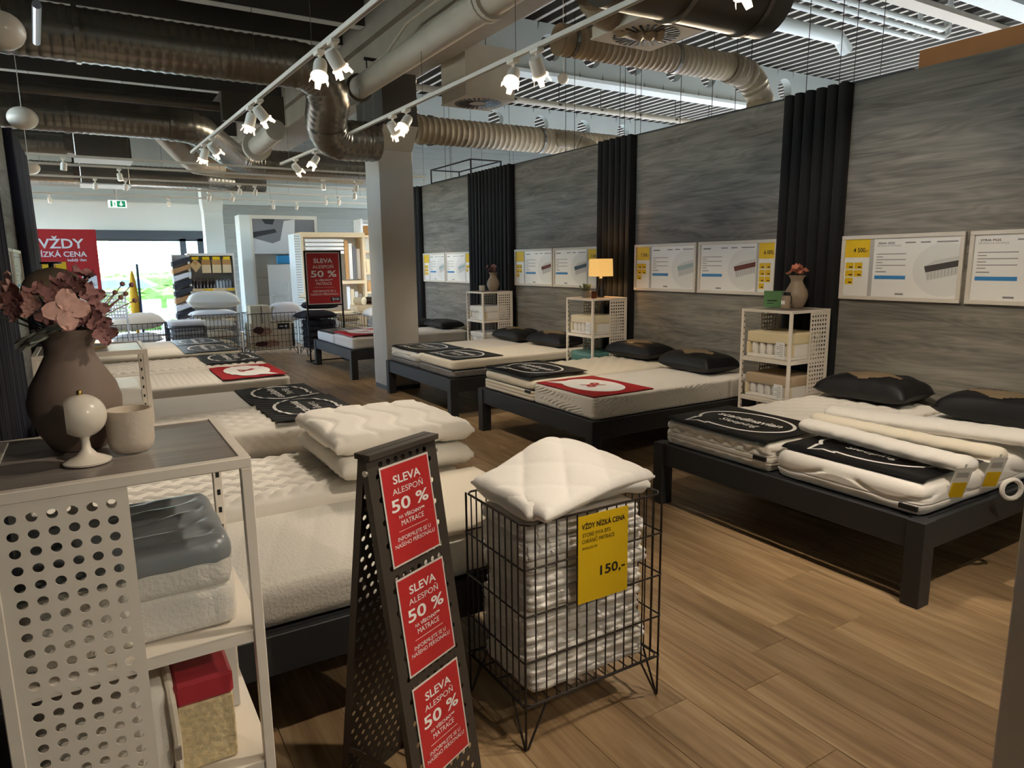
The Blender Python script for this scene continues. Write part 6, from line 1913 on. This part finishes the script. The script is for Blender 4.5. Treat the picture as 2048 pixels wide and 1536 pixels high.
for x in (-1.3, 1.3):
    for y in (.1, 1.6):
        if w0 is None: w0 = MB().lathe([(.33, -.1), (.33, .1)], 20).build('wheel', 'tyre', t, loc=(x, y, .33), rot=(PI / 2, 0, 0))
        else: inst(w0, t, (x, y, .33), (PI / 2, 0, 0))
t2 = dup(t, (-2.2, 30.5, -.12), 0, 'second pale car parked farther left outside')
# terrace furniture outside the window
def arm_chair(x, y, rz, label, m):
    t = empty('garden_chair', (x, y, -.12), rz, label, 'chair')
    MB().box(-.3, .3, -.3, .3, .36, .44, .02).build('seat', m, t)
    MB().box(-.3, .3, .25, .31, .44, .92, .015).build('backrest', m, t)
    for s in (-1, 1): MB().box(s * .3 - .03, s * .3 + .03, -.3, .3, .60, .65, .01).build('armrest', m, t)
    l0 = None
    for a in (-.28, .28):
        for b in (-.27, .27):
            if l0 is None: l0 = MB().box(-.02, .02, -.02, .02, 0, .60).build('leg', m, t, loc=(a, b, 0))
            else: inst(l0, t, (a, b, 0))
    return t
arm_chair(1.42, 21.35, 0, 'pale blue garden armchair outside the window, left of the table', 'rattan_blue')
arm_chair(2.15, 21.7, R(180), 'white garden armchair behind the terrace table', 'rattan_blue')
t = empty('garden_table', (1.95, 20.2, -.12), 0, 'pale square terrace table outside the window', 'table')
MB().box(-.35, .35, -.35, .35, .68, .72, .01).build('top', 'rattan_blue', t)
l0 = None
for a in (-.31, .31):
    for b in (-.31, .31):
        if l0 is None: l0 = MB().box(-.025, .025, -.025, .025, 0, .68).build('leg', 'rattan_blue', t, loc=(a, b, 0))
        else: inst(l0, t, (a, b, 0))
t = empty('egg_chair', (.66, 20.6, -.12), 0, 'white open-weave round garden chair outside the window', 'chair')
V = []; F = []
mb = MB()
for k in range(14):
    a = R(20) + R(140) * k / 13
    mb.tube([(.42 * math.cos(a) * s, .25 * (1 - s), .45 + .55 * math.sin(a) * s) for s in (.05, .35, .7, 1)], .008, 5)
for s in (.4, .7, 1): mb.tube([(.42 * math.cos(R(20 + 10 * q)) * s, .25 * (1 - s), .45 + .55 * math.sin(R(20 + 10 * q)) * s) for q in range(15)], .01, 5)
mb.build('backrest', 'rattan_white', t)
MB().lathe([(.02, .40), (.40, .40), (.42, .43), (.40, .46), (.02, .46)], 24, (0, -.1, 0)).build('seat', 'rattan_white', t, True)
for a in range(4): MB().tube([(.2 * math.cos(a * PI / 2 + .8), -.1 + .2 * math.sin(a * PI / 2 + .8), .4), (.3 * math.cos(a * PI / 2 + .8), -.1 + .3 * math.sin(a * PI / 2 + .8), 0)], .012, 6).build('leg', 'rattan_white', t)
